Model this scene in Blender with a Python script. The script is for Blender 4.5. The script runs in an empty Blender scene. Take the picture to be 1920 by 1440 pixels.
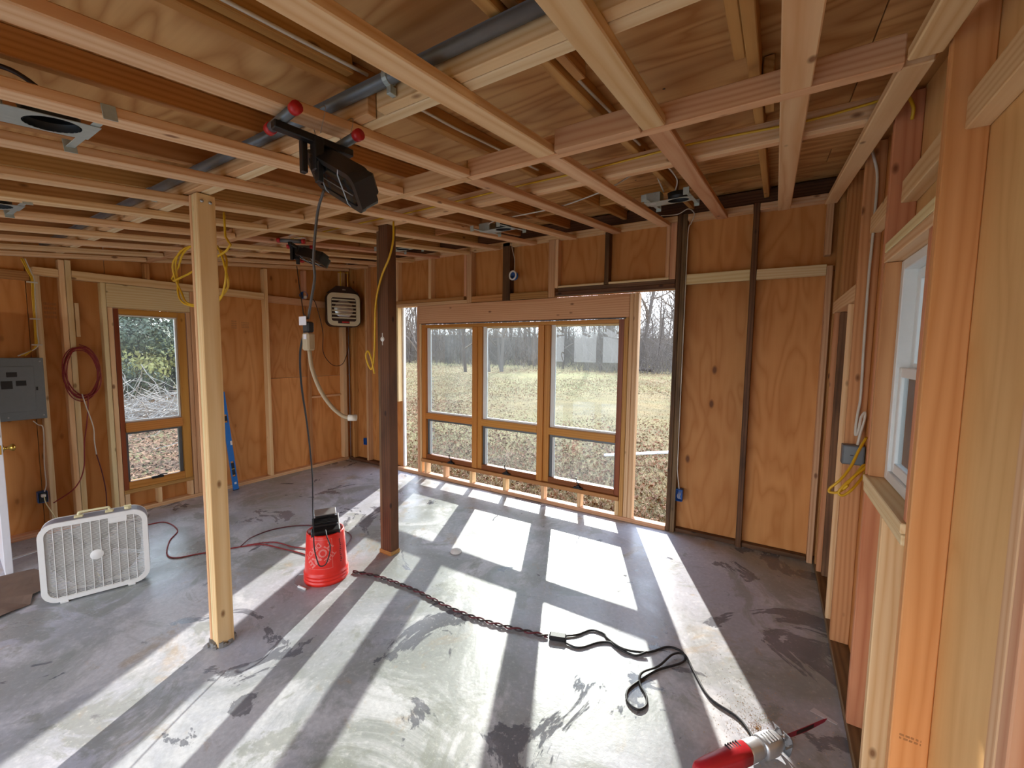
import bpy, math, random
from mathutils import Vector, Matrix, noise

sc = bpy.context.scene
C = sc.collection
PI = math.pi

# ------------------------------------------------------------------ camera
CR = ((0.848986, 0.528291, 0.011474), (0.052104, -0.062087, -0.996710), (-0.525840, 0.846790, -0.080237))
cam_d = bpy.data.cameras.new('camera')
cam_d.sensor_width = 36.0
cam_d.lens = 782.87 / 1920 * 36.0
cam_d.clip_start = 0.02
cam_d.clip_end = 600
cam = bpy.data.objects.new('camera', cam_d)
C.objects.link(cam)
rgt, dwn, fwd = (Vector(r) for r in CR)
m3 = Matrix((rgt, -dwn, -fwd)).transposed()
cam.matrix_world = Matrix.Translation((0, 0, 1.75)) @ m3.to_4x4()
sc.camera = cam

# ------------------------------------------------------------------ light
world = bpy.data.worlds.new('sky')
sc.world = world
world.use_nodes = True
wn = world.node_tree.nodes
wl = world.node_tree.links
bg = wn['Background']
tc = wn.new('ShaderNodeTexCoord')
sep = wn.new('ShaderNodeSeparateXYZ')
ramp = wn.new('ShaderNodeValToRGB')
wl.new(tc.outputs['Generated'], sep.inputs[0])
wl.new(sep.outputs['Z'], ramp.inputs[0])
ramp.color_ramp.elements[0].position = 0.0
ramp.color_ramp.elements[0].color = (0.93, 0.96, 1.0, 1)
ramp.color_ramp.elements[1].position = 0.8
ramp.color_ramp.elements[1].color = (0.55, 0.72, 1.0, 1)
wl.new(ramp.outputs[0], bg.inputs['Color'])
bg.inputs['Strength'].default_value = 4.6

sun_d = bpy.data.lights.new('sun', 'SUN')
sun_d.energy = 8.0
sun_d.color = (1.0, 0.95, 0.88)
sun_d.angle = math.radians(0.6)
sun = bpy.data.objects.new('sun', sun_d)
C.objects.link(sun)
el, az = math.radians(25.3), math.radians(155.7)
ldir = Vector((math.sin(az) * math.cos(el), math.cos(az) * math.cos(el), -math.sin(el)))
sun.rotation_euler = ldir.to_track_quat('-Z', 'Y').to_euler()
sun.location = (-8, 20, 12)

sc.view_settings.view_transform = 'Standard'
sc.view_settings.look = 'None'
sc.view_settings.gamma = 1.0
sc.view_settings.use_curve_mapping = False
sc.view_settings.exposure = 0.18
sc.cycles.max_bounces = 6
sc.cycles.diffuse_bounces = 4
sc.cycles.glossy_bounces = 2
sc.cycles.transparent_max_bounces = 8
sc.cycles.sample_clamp_indirect = 6.0
sc.cycles.adaptive_threshold = 0.05
sc.cycles.caustics_reflective = False
sc.cycles.caustics_refractive = False

# ------------------------------------------------------------------ geometry constants (metres)
YW = 4.1825          # stud faces of the far wall
XL = -5.62           # stud faces of the left wall
XR = 0.38            # stud faces of the right wall
SL = math.radians(7.04557)
TS = math.tan(SL)
def P0(y):           # underside of the ceiling joists, rising towards the far wall
    return 2.40558 + TS * y

# ------------------------------------------------------------------ materials
MATS = {}
def new_mat(name):
    m = bpy.data.materials.new(name)
    m.use_nodes = True
    MATS[name] = m
    nt = m.node_tree
    return m, nt.nodes, nt.links, nt.nodes['Principled BSDF']

class N:
    """small node helper"""
    def __init__(s, m):
        s.n, s.l = m.node_tree.nodes, m.node_tree.links
    def _in(s, node, i, v):
        if v is None: return
        if hasattr(v, 'is_output') and v.is_output: s.l.new(v, node.inputs[i])
        else: node.inputs[i].default_value = v
    def math(s, op, a, b=None, c=None, clamp=False):
        k = s.n.new('ShaderNodeMath'); k.operation = op; k.use_clamp = clamp
        s._in(k, 0, a); s._in(k, 1, b); s._in(k, 2, c)
        return k.outputs[0]
    def vmath(s, op, a, b=None):
        k = s.n.new('ShaderNodeVectorMath'); k.operation = op
        s._in(k, 0, a); s._in(k, 1, b)
        return k.outputs['Value'] if op == 'LENGTH' else k.outputs[0]
    def noise(s, vec, scale, detail=3, rough=0.55, dist=0.0):
        k = s.n.new('ShaderNodeTexNoise'); s._in(k, 'Vector', vec)
        k.inputs['Scale'].default_value = scale; k.inputs['Detail'].default_value = detail
        k.inputs['Roughness'].default_value = rough; k.inputs['Distortion'].default_value = dist
        return k.outputs['Fac']
    def voro(s, vec, scale):
        k = s.n.new('ShaderNodeTexVoronoi'); s._in(k, 'Vector', vec); k.inputs['Scale'].default_value = scale
        return k.outputs['Distance'], k.outputs['Color']
    def rng(s, v, a, b, c=0.0, d=1.0):
        k = s.n.new('ShaderNodeMapRange'); s._in(k, 0, v)
        for i, q in enumerate((a, b, c, d)): k.inputs[i + 1].default_value = q
        return k.outputs[0]
    def mix(s, f, a, b, mode='MIX'):
        k = s.n.new('ShaderNodeMix'); k.data_type = 'RGBA'; k.blend_type = mode
        s._in(k, 0, f); s._in(k, 6, a); s._in(k, 7, b)
        return k.outputs[2]
    def coord(s, kind='Object'):
        return s.n.new('ShaderNodeTexCoord').outputs[kind]
    def rand(s):
        return s.n.new('ShaderNodeObjectInfo').outputs['Random']
    def comb(s, x, y, z):
        k = s.n.new('ShaderNodeCombineXYZ'); s._in(k, 0, x); s._in(k, 1, y); s._in(k, 2, z)
        return k.outputs[0]
    def split(s, v):
        k = s.n.new('ShaderNodeSeparateXYZ'); s.l.new(v, k.inputs[0])
        return k.outputs
    def bump(s, h, strength, dist=0.004):
        k = s.n.new('ShaderNodeBump'); s.l.new(h, k.inputs['Height'])
        k.inputs['Strength'].default_value = strength; k.inputs['Distance'].default_value = dist
        return k.outputs[0]

def rgb(h):
    h = h.lstrip('#')
    out = []
    for i in (0, 2, 4):
        c = int(h[i:i + 2], 16) / 255
        out.append(c / 12.92 if c < 0.04045 else ((c + 0.055) / 1.055) ** 2.4)
    return (*out, 1.0)

def plain(name, col, rough=0.5, metal=0.0, spec=0.5, noise_amt=0.08, scale=30):
    m, n, l, b = new_mat(name)
    k = N(m)
    f = k.noise(k.coord(), scale, 3)
    c = rgb(col) if isinstance(col, str) else col
    d = tuple(max(0, q * (1 - noise_amt * 2)) for q in c[:3]) + (1,)
    l.new(k.mix(f, d, c), b.inputs['Base Color'])
    b.inputs['Roughness'].default_value = rough
    b.inputs['Metallic'].default_value = metal
    b.inputs['Specular IOR Level'].default_value = spec
    return m

def lumber(name, light, dark, knot, ring=0.011, var=0.25, knots=0.8, rough=0.62, stain=0.0):
    """sawn board, grain along local X"""
    m, n, l, b = new_mat(name)
    k = N(m)
    co = k.coord(); rd = k.rand()
    off = k.comb(k.math('MULTIPLY', rd, 37.0), k.math('MULTIPLY', rd, 11.3), k.math('MULTIPLY', rd, 5.7))
    v = k.vmath('ADD', co, off)
    px, py, pz = k.split(co)
    # rings around a pith that lies beside the board
    oy = k.math('MULTIPLY_ADD', rd, 0.16, -0.08)
    oz = k.math('MULTIPLY_ADD', k.math('FRACT', k.math('MULTIPLY', rd, 7.31)), 0.12, 0.03)
    wob = k.noise(k.vmath('MULTIPLY', v, (0.9, 6.0, 6.0)), 1.0, 2)
    rad = k.vmath('LENGTH', k.comb(0.0, k.math('SUBTRACT', py, oy), k.math('SUBTRACT', pz, oz)))
    rad = k.math('ADD', rad, k.math('MULTIPLY', wob, 0.045))
    ringv = k.math('PINGPONG', rad, ring)
    ringv = k.math('POWER', k.math('DIVIDE', ringv, ring), 1.6)
    fine = k.noise(k.vmath('MULTIPLY', v, (2.5, 90.0, 90.0)), 1.0, 3)
    broad = k.noise(k.vmath('MULTIPLY', v, (0.7, 5.0, 5.0)), 1.0, 2)
    f = k.math('ADD', k.math('MULTIPLY', ringv, 0.5), k.math('MULTIPLY', fine, 0.38))
    f = k.math('ADD', f, k.math('MULTIPLY', broad, 0.3), clamp=True)
    col = k.mix(f, rgb(light), rgb(dark))
    # knots
    d, vc = k.voro(k.vmath('MULTIPLY', v, (6.5, 13.0, 13.0)), 1.0)
    sel = k.math('GREATER_THAN', k.split(vc)[0], 1.0 - 0.2 * knots)
    kn = k.math('MULTIPLY', sel, k.rng(d, 0.09, 0.2, 1.0, 0.0))
    col = k.mix(k.math('MULTIPLY', kn, 0.85), col, rgb(knot))
    if stain:
        st = k.rng(k.noise(k.vmath('MULTIPLY', v, (1.6, 5.0, 5.0)), 1.0, 4), 0.45, 0.65)
        col = k.mix(k.math('MULTIPLY', st, stain), col, rgb(knot))
    # board-to-board tone
    hs = n.new('ShaderNodeHueSaturation')
    l.new(col, hs.inputs['Color'])
    l.new(k.math('MULTIPLY_ADD', k.math('FRACT', k.math('MULTIPLY', rd, 13.7)), var, 1.0 - var * 0.55), hs.inputs['Value'])
    l.new(k.math('MULTIPLY_ADD', k.math('FRACT', k.math('MULTIPLY', rd, 3.9)), 0.02, 0.49), hs.inputs['Hue'])
    l.new(hs.outputs[0], b.inputs['Base Color'])
    b.inputs['Roughness'].default_value = rough
    b.inputs['Specular IOR Level'].default_value = 0.3
    return m

def plywood(name, light, dark, knot, kn_amt=1.0, contrast=1.0, staples=0.0):
    """rotary-cut veneer, grain along local X"""
    m, n, l, b = new_mat(name)
    k = N(m)
    co = k.coord(); rd = k.rand()
    off = k.comb(k.math('MULTIPLY', rd, 53.0), k.math('MULTIPLY', rd, 29.0), k.math('MULTIPLY', rd, 17.0))
    v = k.vmath('ADD', co, off)
    big = k.noise(k.vmath('MULTIPLY', v, (0.75, 3.4, 3.4)), 1.0, 2, 0.5, 0.3)
    con = k.math('PINGPONG', k.math('MULTIPLY', big, 9.0), 0.5)
    con = k.math('POWER', k.math('MULTIPLY', con, 2.0), 1.8)
    fine = k.noise(k.vmath('MULTIPLY', v, (3.0, 70.0, 70.0)), 1.0, 3)
    cloud = k.noise(v, 1.7, 3)
    f = k.math('ADD', k.math('MULTIPLY', con, 0.38 * contrast), k.math('MULTIPLY', fine, 0.3))
    f = k.math('ADD', f, k.math('MULTIPLY', k.rng(cloud, 0.3, 0.7), 0.32), clamp=True)
    col = k.mix(f, rgb(light), rgb(dark))
    d, vc = k.voro(k.vmath('MULTIPLY', v, (2.6, 5.2, 5.2)), 1.0)
    sel = k.math('GREATER_THAN', k.split(vc)[1], 1.0 - 0.45 * kn_amt)
    kn = k.math('MULTIPLY', sel, k.rng(d, 0.06, 0.13, 1.0, 0.0))
    halo = k.math('MULTIPLY', sel, k.rng(d, 0.1, 0.3, 0.35, 0.0))
    col = k.mix(halo, col, rgb(dark))
    col = k.mix(k.math('MULTIPLY', kn, 0.8), col, rgb(knot))
    if staples:
        d2, vc2 = k.voro(v, 7.0)
        s2 = k.math('MULTIPLY', k.math('LESS_THAN', d2, 0.055), k.math('GREATER_THAN', k.split(vc2)[0], 1 - staples))
        col = k.mix(s2, col, rgb('#1d0f06'))
    hs = n.new('ShaderNodeHueSaturation')
    l.new(col, hs.inputs['Color'])
    l.new(k.math('MULTIPLY_ADD', k.math('FRACT', k.math('MULTIPLY', rd, 9.3)), 0.22, 0.88), hs.inputs['Value'])
    l.new(hs.outputs[0], b.inputs['Base Color'])
    b.inputs['Roughness'].default_value = 0.6
    b.inputs['Specular IOR Level'].default_value = 0.3
    return m

lumber('fir', '#f3d4a6', '#d6a16c', '#7d4b28', var=0.16)
lumber('fir_pink', '#e6bb91', '#c68b5e', '#754526', var=0.2)
lumber('fir_pale', '#efdcb0', '#d8b67e', '#94703f', var=0.12, knots=0.5)
lumber('fir_red', '#dda274', '#b9754a', '#6f3f22', var=0.15)
lumber('fir_orange', '#eab374', '#d0934f', '#8a5026', var=0.1, knots=0.5)
lumber('fir_aged', '#cf9b5f', '#a06a38', '#55301a', var=0.3)
lumber('old_timber', '#7b5537', '#4b301d', '#25160d', var=0.3, stain=0.6)
lumber('old_grey_timber', '#8d6c4a', '#5f4530', '#2c1d12', var=0.2, stain=0.5)
lumber('varnished_pine', '#d79a4e', '#b8752f', '#7d4a1c', var=0.1, knots=0.2, rough=0.35)
lumber('varnished_dark', '#9c5b32', '#7a4020', '#40200f', var=0.1, knots=0.2, rough=0.35)
plywood('ply_wall', '#d99b5c', '#b87438', '#562a12', kn_amt=1.2, contrast=1.2)
plywood('ply_gold', '#e6bc80', '#cc985c', '#7b4a28', kn_amt=0.35, contrast=0.8)
plywood('ply_roof', '#e2b276', '#b17a43', '#4c2a14', kn_amt=0.6, contrast=1.7, staples=0.35)
plain('galvanised', '#bcc6c0', 0.42, 0.35, noise_amt=0.15, scale=60)
plain('conduit_grey', '#6d7174', 0.4, 0.3, noise_amt=0.12)
plain('black_paint', '#141416', 0.42)
plain('black_rubber', '#1b1a1c', 0.55)
plain('dark_cord', '#2b1512', 0.5)
plain('red_cord', '#8c2224', 0.5)
plain('red_black_cord', '#5a1a22', 0.5)
plain('red_plastic', '#c01f24', 0.4)
plain('yellow_cable', '#e0b020', 0.45)
plain('white_cable', '#d9d2c4', 0.5)
plain('grey_cord', '#4b4542', 0.5)
plain('white_plastic', '#e9e7e2', 0.4, noise_amt=0.03)
plain('cream_plastic', '#e6dcae', 0.45, noise_amt=0.05)
plain('fan_blade', '#a9a49c', 0.5, noise_amt=0.05)
plain('fan_side', '#8f8d96', 0.5)
plain('vinyl', '#eef0ee', 0.35, noise_amt=0.03)
plain('door_paint', '#e4e1e4', 0.4, noise_amt=0.04)
plain('brass', '#d6b25a', 0.25, 1.0)
plain('panel_grey', '#7e878c', 0.45, 0.1)
plain('panel_dark', '#23272a', 0.5)
plain('box_blue', '#1f5fb0', 0.4)
plain('level_blue', '#1673c8', 0.35)
plain('beige_enamel', '#d9cfae', 0.4, noise_amt=0.05)
plain('brown_enamel', '#2d1a15', 0.4)
plain('steel', '#b9bcc0', 0.3, 0.9)
plain('aluminium', '#cfcfd2', 0.35, 0.8)
plain('lamp_black', '#1a191b', 0.4)
plain('reflector', '#ddd6c8', 0.45, 0.0)
plain('saw_red', '#b3202c', 0.35)
plain('saw_metal', '#c9cdd0', 0.35, 0.7)
plain('blade_red', '#9a1f38', 0.4)
plain('paper_white', '#dcd8dc', 0.7)
plain('kraft', '#8b7261', 0.85, noise_amt=0.25, scale=6)
plain('stone', '#e4e2dc', 0.6)
plain('bark', '#6f665f', 0.9, noise_amt=0.3, scale=14)
plain('bark_dark', '#554a43', 0.9, noise_amt=0.3, scale=14)
plain('twig', '#7c6e62', 0.9, noise_amt=0.3, scale=20)
plain('bush_leaf', '#46502f', 0.6, noise_amt=0.4, scale=9)
plain('bush_leaf_bright', '#a39f5c', 0.6, noise_amt=0.3, scale=9)
plain('thicket', '#756a61', 0.9, noise_amt=0.3, scale=5)
plain('brush_grey', '#a79b92', 0.9, noise_amt=0.3, scale=20)
plain('dry_leaf', '#a3714c', 0.8, noise_amt=0.48, scale=3)
plain('dry_grass', '#a8946c', 0.85, noise_amt=0.35, scale=4)
plain('pvc', '#e6e8ea', 0.4)
plain('sawdust', '#d8b27a', 0.9)
plain('mortar', '#8d8a86', 0.9, noise_amt=0.2)
plain('house_brick', '#a0705e', 0.85)
plain('house_roof', '#6b6360', 0.85)
plain('board_grey', '#a39e97', 0.8, noise_amt=0.2, scale=8)
plain('tape_tan', '#b3a184', 0.7)
plain('sticker_yellow', '#e0b92e', 0.5)

# red bucket plastic: a little light gets through
m, n, l, b = new_mat('bucket_red')
b.inputs['Base Color'].default_value = rgb('#e8251b')
b.inputs['Roughness'].default_value = 0.33
b.inputs['Subsurface Weight'].default_value = 0.25
b.inputs['Subsurface Radius'].default_value = (0.02, 0.004, 0.003)
k = N(m)
l.new(k.mix(k.noise(k.coord(), 9, 3), rgb('#dd1f16'), rgb('#ef3526')), b.inputs['Base Color'])
plain('bucket_print', '#f0867e', 0.5)
plain('bucket_print_dark', '#6d1512', 0.5)

# window glass: mostly clear, faintly dusty
def glass(name, tint, dust, refl=0.9):
    m = bpy.data.materials.new(name); m.use_nodes = True; MATS[name] = m
    n, l = m.node_tree.nodes, m.node_tree.links
    n.remove(n['Principled BSDF'])
    out = n['Material Output']
    tr = n.new('ShaderNodeBsdfTransparent'); tr.inputs[0].default_value = tint
    gl = n.new('ShaderNodeBsdfGlossy'); gl.inputs['Roughness'].default_value = 0.02
    gl.inputs[0].default_value = (refl, refl, refl, 1)
    tl = n.new('ShaderNodeBsdfTranslucent'); tl.inputs[0].default_value = (0.9, 0.95, 1, 1)
    fr = n.new('ShaderNodeFresnel'); fr.inputs[0].default_value = 1.4
    m1 = n.new('ShaderNodeMixShader'); m2 = n.new('ShaderNodeMixShader')
    k = N(m)
    l.new(k.rng(k.noise(k.coord(), 3.0, 4), 0.3, 0.7, dust * 0.5, dust * 1.5), m1.inputs[0])
    l.new(tr.outputs[0], m1.inputs[1]); l.new(tl.outputs[0], m1.inputs[2])
    l.new(fr.outputs[0], m2.inputs[0]); l.new(m1.outputs[0], m2.inputs[1]); l.new(gl.outputs[0], m2.inputs[2])
    l.new(m2.outputs[0], out.inputs[0])
glass('window_glass', (0.93, 0.96, 0.95, 1), 0.014)
glass('window_glass_side', (0.85, 0.9, 0.9, 1), 0.05)
glass('lamp_glass', (0.95, 0.95, 0.93, 1), 0.1)

# concrete slab with damp blotches, chalky bloom and rust stains
m, n, l, b = new_mat('concrete')
k = N(m)
co = k.coord()
big = k.noise(co, 0.8, 8, 0.62, 0.5)
mid = k.noise(k.vmath('ADD', co, (5, 9, 0)), 2.1, 8, 0.66, 0.8)
fin = k.noise(co, 45.0, 5, 0.65)
bloom = k.noise(k.vmath('ADD', co, (7, 3, 0)), 1.25, 9, 0.7, 1.0)
base = k.mix(k.rng(big, 0.42, 0.58), rgb('#989c98'), rgb('#babcc6'))
base = k.mix(k.rng(bloom, 0.5, 0.6, 0.0, 0.8), base, rgb('#d3d3d6'))
base = k.mix(k.rng(mid, 0.53, 0.58, 0.0, 0.6), base, rgb('#84887c'))
tan = k.noise(k.vmath('ADD', co, (31, 12, 0)), 2.6, 7, 0.66, 0.6)
base = k.mix(k.rng(tan, 0.6, 0.68, 0.0, 0.6), base, rgb('#a8906c'))
damp = k.noise(k.vmath('ADD', co, (13.4, 21, 0)), 1.5, 7, 0.64, 1.0)
wet = k.rng(damp, 0.60, 0.615)
base = k.mix(k.math('MULTIPLY', wet, 0.75), base, rgb('#5c5e68'))
d, vc = k.voro(k.vmath('ADD', co, k.vmath('MULTIPLY', k.comb(mid, bloom, 0.0), (0.4, 0.4, 0.0))), 4.3)
sp = k.math('MULTIPLY', k.math('GREATER_THAN', k.split(vc)[0], 0.62), k.rng(k.math('ADD', d, k.math('MULTIPLY', fin, 0.16)), 0.12, 0.16, 1.0, 0.0))
base = k.mix(k.math('MULTIPLY', sp, 0.6), base, rgb('#66656a'))
base = k.mix(k.rng(fin, 0.4, 0.7, 0.0, 0.3), base, rgb('#85878a'))
base = k.mix(k.rng(fin, 0.42, 0.3, 0.0, 0.35), base, rgb('#d9d9d6'))
l.new(base, b.inputs['Base Color'])
ro = k.math('SUBTRACT', k.rng(bloom, 0.4, 0.62, 0.27, 0.46), k.math('MULTIPLY', wet, 0.17))
l.new(ro, b.inputs['Roughness'])
b.inputs['Specular IOR Level'].default_value = 0.55
l.new(k.bump(k.math('ADD', k.math('MULTIPLY', fin, 0.35), k.math('MULTIPLY', mid, 0.9)), 0.35, 0.006), b.inputs['Normal'])

# winter lawn
m, n, l, b = new_mat('lawn')
k = N(m)
co = k.coord()
g1 = k.noise(co, 0.12, 4); g2 = k.noise(co, 1.1, 6, 0.65); g3 = k.noise(k.vmath('MULTIPLY', co, (26, 15, 9)), 1.0, 5, 0.75)
col = k.mix(k.rng(g2, 0.35, 0.65), rgb('#85734f'), rgb('#6b6146'))
col = k.mix(k.rng(g1, 0.45, 0.65, 0.0, 0.6), col, rgb('#8b8858'))
col = k.mix(k.rng(g3, 0.52, 0.72, 0.0, 0.8), col, rgb('#c2a47e'))
col = k.mix(k.rng(g3, 0.44, 0.28, 0.0, 0.8), col, rgb('#5b4030'))
l.new(col, b.inputs['Base Color'])
b.inputs['Roughness'].default_value = 0.95
b.inputs['Specular IOR Level'].default_value = 0.1
l.new(k.bump(k.math('ADD', g3, g2), 0.9, 0.05), b.inputs['Normal'])

def M(x):
    return MATS[x] if isinstance(x, str) else x

# ------------------------------------------------------------------ object helpers
def link(name, me, mat=None, parent=None, loc=(0, 0, 0), rot=None, smooth=False):
    o = bpy.data.objects.new(name, me)
    C.objects.link(o)
    if me is not None and mat is not None and not me.materials:
        me.materials.append(M(mat))
    if smooth and me is not None:
        me.polygons.foreach_set('use_smooth', [True] * len(me.polygons))
    mw = Matrix.Translation(loc)
    if rot is not None:
        mw = mw @ (rot.to_4x4() if isinstance(rot, Matrix) else Matrix.Rotation(rot, 4, 'Z'))
    o.matrix_basis = mw
    if parent is not None:
        o.parent = parent
    return o

def tag(o, label=None, cat=None, group=None, kind=None):
    if label: o['label'] = label
    if cat: o['category'] = cat
    if group: o['group'] = group
    if kind: o['kind'] = kind
    return o

def empty(name, loc=(0, 0, 0), rot=None, label=None, cat=None, group=None, kind=None, parent=None):
    o = link(name, None, None, parent, loc, rot)
    o.empty_display_size = 0.05
    return tag(o, label, cat, group, kind)

def mesh(name, v, f):
    me = bpy.data.meshes.new(name)
    me.from_pydata([tuple(p) for p in v], [], f)
    me.update()
    return me

def cbox_data(dx, dy, dz, b):
    """chamfered box, 24 vertices"""
    hx, hy, hz = dx / 2, dy / 2, dz / 2
    b = min(b, hx * 0.6, hy * 0.6, hz * 0.6)
    V, idx = [], {}
    for sx in (-1, 1):
        for sy in (-1, 1):
            for sz in (-1, 1):
                for a, p in enumerate(((sx * hx, sy * (hy - b), sz * (hz - b)), (sx * (hx - b), sy * hy, sz * (hz - b)), (sx * (hx - b), sy * (hy - b), sz * hz))):
                    idx[(sx, sy, sz, a)] = len(V); V.append(p)
    F = []
    def quad(*ids):
        c = sum((Vector(V[i]) for i in ids), Vector()) / len(ids)
        nrm = (Vector(V[ids[1]]) - Vector(V[ids[0]])).cross(Vector(V[ids[2]]) - Vector(V[ids[0]]))
        F.append(tuple(ids) if nrm.dot(c) > 0 else tuple(reversed(ids)))
    for s in (-1, 1):
        quad(*(idx[(s, y, z, 0)] for y, z in ((-1, -1), (1, -1), (1, 1), (-1, 1))))
        quad(*(idx[(x, s, z, 1)] for x, z in ((-1, -1), (1, -1), (1, 1), (-1, 1))))
        quad(*(idx[(x, y, s, 2)] for x, y in ((-1, -1), (1, -1), (1, 1), (-1, 1))))
    for s in (-1, 1):
        for t in (-1, 1):
            quad(idx[(-1, s, t, 1)], idx[(1, s, t, 1)], idx[(1, s, t, 2)], idx[(-1, s, t, 2)])
            quad(idx[(s, -1, t, 0)], idx[(s, 1, t, 0)], idx[(s, 1, t, 2)], idx[(s, -1, t, 2)])
            quad(idx[(s, t, -1, 0)], idx[(s, t, 1, 0)], idx[(s, t, 1, 1)], idx[(s, t, -1, 1)])
            for u in (-1, 1):
                quad(idx[(s, t, u, 0)], idx[(s, t, u, 1)], idx[(s, t, u, 2)])
    return V, F

_cache = {}
def cbox(dx, dy, dz, b=0.003, mat=None):
    key = (round(dx, 4), round(dy, 4), round(dz, 4), b, mat)
    if key not in _cache:
        me = mesh('block', *cbox_data(dx, dy, dz, b))
        if mat: me.materials.append(M(mat))
        _cache[key] = me
    return _cache[key]

RX = Matrix.Identity(3)
RY = Matrix(((0, -1, 0), (1, 0, 0), (0, 0, 1)))        # local x -> world y
RZ = Matrix(((0, 0, -1), (0, 1, 0), (1, 0, 0)))        # local x -> world z

def board(name, parent, mat, x, y, z, b=0.003, axis=None, label=None):
    """axis-aligned piece with its grain (local X) along the longest or given axis"""
    d = (x[1] - x[0], y[1] - y[0], z[1] - z[0])
    a = axis if axis is not None else d.index(max(d))
    c = Vector(((x[0] + x[1]) / 2, (y[0] + y[1]) / 2, (z[0] + z[1]) / 2))
    if parent is not None: c -= parent.location
    dims, R = ((d, RX), ((d[1], d[0], d[2]), RY), ((d[2], d[1], d[0]), RZ))[a]
    o = link(name, cbox(*dims, b, mat), None, parent, c, R)
    if label: o['label'] = label
    return o

RS = Matrix(((0, -1, 0), (math.cos(SL), 0, -math.sin(SL)), (math.sin(SL), 0, math.cos(SL))))
def sloped(name, parent, mat, xc, w, y0, y1, off, th, b=0.003):
    """board running up the roof slope, underside at joist underside + off"""
    L = (y1 - y0) / math.cos(SL)
    ym = (y0 + y1) / 2
    c = Vector((xc, ym, P0(ym) + off)) + RS @ Vector((0, 0, th / 2))
    if parent is not None: c -= parent.location
    return link(name, cbox(L, w, th, b, mat), None, parent, c, RS)

def spline(pts, per=6):
    P = [Vector(p) for p in pts]
    if len(P) < 3: return P
    out = []
    Q = [P[0] * 2 - P[1]] + P + [P[-1] * 2 - P[-2]]
    for i in range(1, len(Q) - 2):
        a, b, c, d = Q[i - 1:i + 3]
        for j in range(per):
            t = j / per
            out.append(0.5 * ((2 * b) + (c - a) * t + (2 * a - 5 * b + 4 * c - d) * t * t + (3 * b - a - 3 * c + d) * t ** 3))
    out.append(P[-1])
    return out

def tube_data(P, r, k=6, V=None, F=None, cap=True):
    V = [] if V is None else V
    F = [] if F is None else F
    nrm = None
    rings = []
    for i, p in enumerate(P):
        t = (P[min(i + 1, len(P) - 1)] - P[max(i - 1, 0)])
        t = t.normalized() if t.length > 1e-9 else Vector((0, 0, 1))
        if nrm is None:
            nrm = t.orthogonal().normalized()
        else:
            nrm = (nrm - t * nrm.dot(t))
            nrm = nrm.normalized() if nrm.length > 1e-6 else t.orthogonal().normalized()
        bi = t.cross(nrm)
        rr = r[i] if isinstance(r, (list, tuple)) else r
        base = len(V)
        for a in range(k):
            an = 2 * PI * a / k
            V.append(p + (nrm * math.cos(an) + bi * math.sin(an)) * rr)
        rings.append(base)
    for i in range(len(rings) - 1):
        a, b = rings[i], rings[i + 1]
        for j in range(k):
            F.append((a + j, a + (j + 1) % k, b + (j + 1) % k, b + j))
    if cap:
        F.append(tuple(rings[0] + j for j in reversed(range(k))))
        F.append(tuple(rings[-1] + j for j in range(k)))
    return V, F

def tube(name, pts, r, mat, parent=None, k=6, per=6, smooth=True):
    P = spline(pts, per)
    if parent is not None:
        P = [p - parent.location for p in P]
    V, F = tube_data(P, r, k)
    return link(name, mesh(name, V, F), mat, parent, smooth=smooth)

def lathe_data(prof, k=24, V=None, F=None):
    """prof: (radius, z) pairs"""
    V = [] if V is None else V
    F = [] if F is None else F
    rings = []
    for r, z in prof:
        rings.append(len(V))
        for j in range(k):
            a = 2 * PI * j / k
            V.append(Vector((r * math.cos(a), r * math.sin(a), z)))
    for i in range(len(rings) - 1):
        a, b = rings[i], rings[i + 1]
        for j in range(k):
            F.append((a + j, a + (j + 1) % k, b + (j + 1) % k, b + j))
    return V, F

def lathe(name, prof, mat, parent=None, loc=(0, 0, 0), rot=None, k=24, smooth=True):
    return link(name, mesh(name, *lathe_data(prof, k)), mat, parent, loc, rot, smooth)

def prism(poly, z0, z1):
    """poly: (x, y) counter-clockwise"""
    n_ = len(poly)
    V = [Vector((x, y, z0)) for x, y in poly] + [Vector((x, y, z1)) for x, y in poly]
    F = [tuple(reversed(range(n_))), tuple(range(n_, 2 * n_))]
    F += [(i, (i + 1) % n_, n_ + (i + 1) % n_, n_ + i) for i in range(n_)]
    return V, F

def rrect(w, h, r, seg=5):
    out = []
    for cx, cy, a0 in ((w / 2 - r, h / 2 - r, 0), (-w / 2 + r, h / 2 - r, 90), (-w / 2 + r, -h / 2 + r, 180), (w / 2 - r, -h / 2 + r, 270)):
        for i in range(seg + 1):
            a = math.radians(a0 + 90 * i / seg)
            out.append((cx + r * math.cos(a), cy + r * math.sin(a)))
    return out

def ring_prism(outer, inner, z0, z1):
    n_ = len(outer)
    V = [Vector((x, y, z)) for z in (z0, z1) for pl in (outer, inner) for x, y in pl]
    F = []
    for i in range(n_):
        j = (i + 1) % n_
        o0, o1, i0, i1 = i, j, n_ + i, n_ + j
        F.append((o1, o0, i0, i1))
        F.append((2 * n_ + o0, 2 * n_ + o1, 2 * n_ + i1, 2 * n_ + i0))
        F.append((o0, o1, 2 * n_ + o1, 2 * n_ + o0))
        F.append((i1, i0, 2 * n_ + i0, 2 * n_ + i1))
    return V, F

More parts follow.
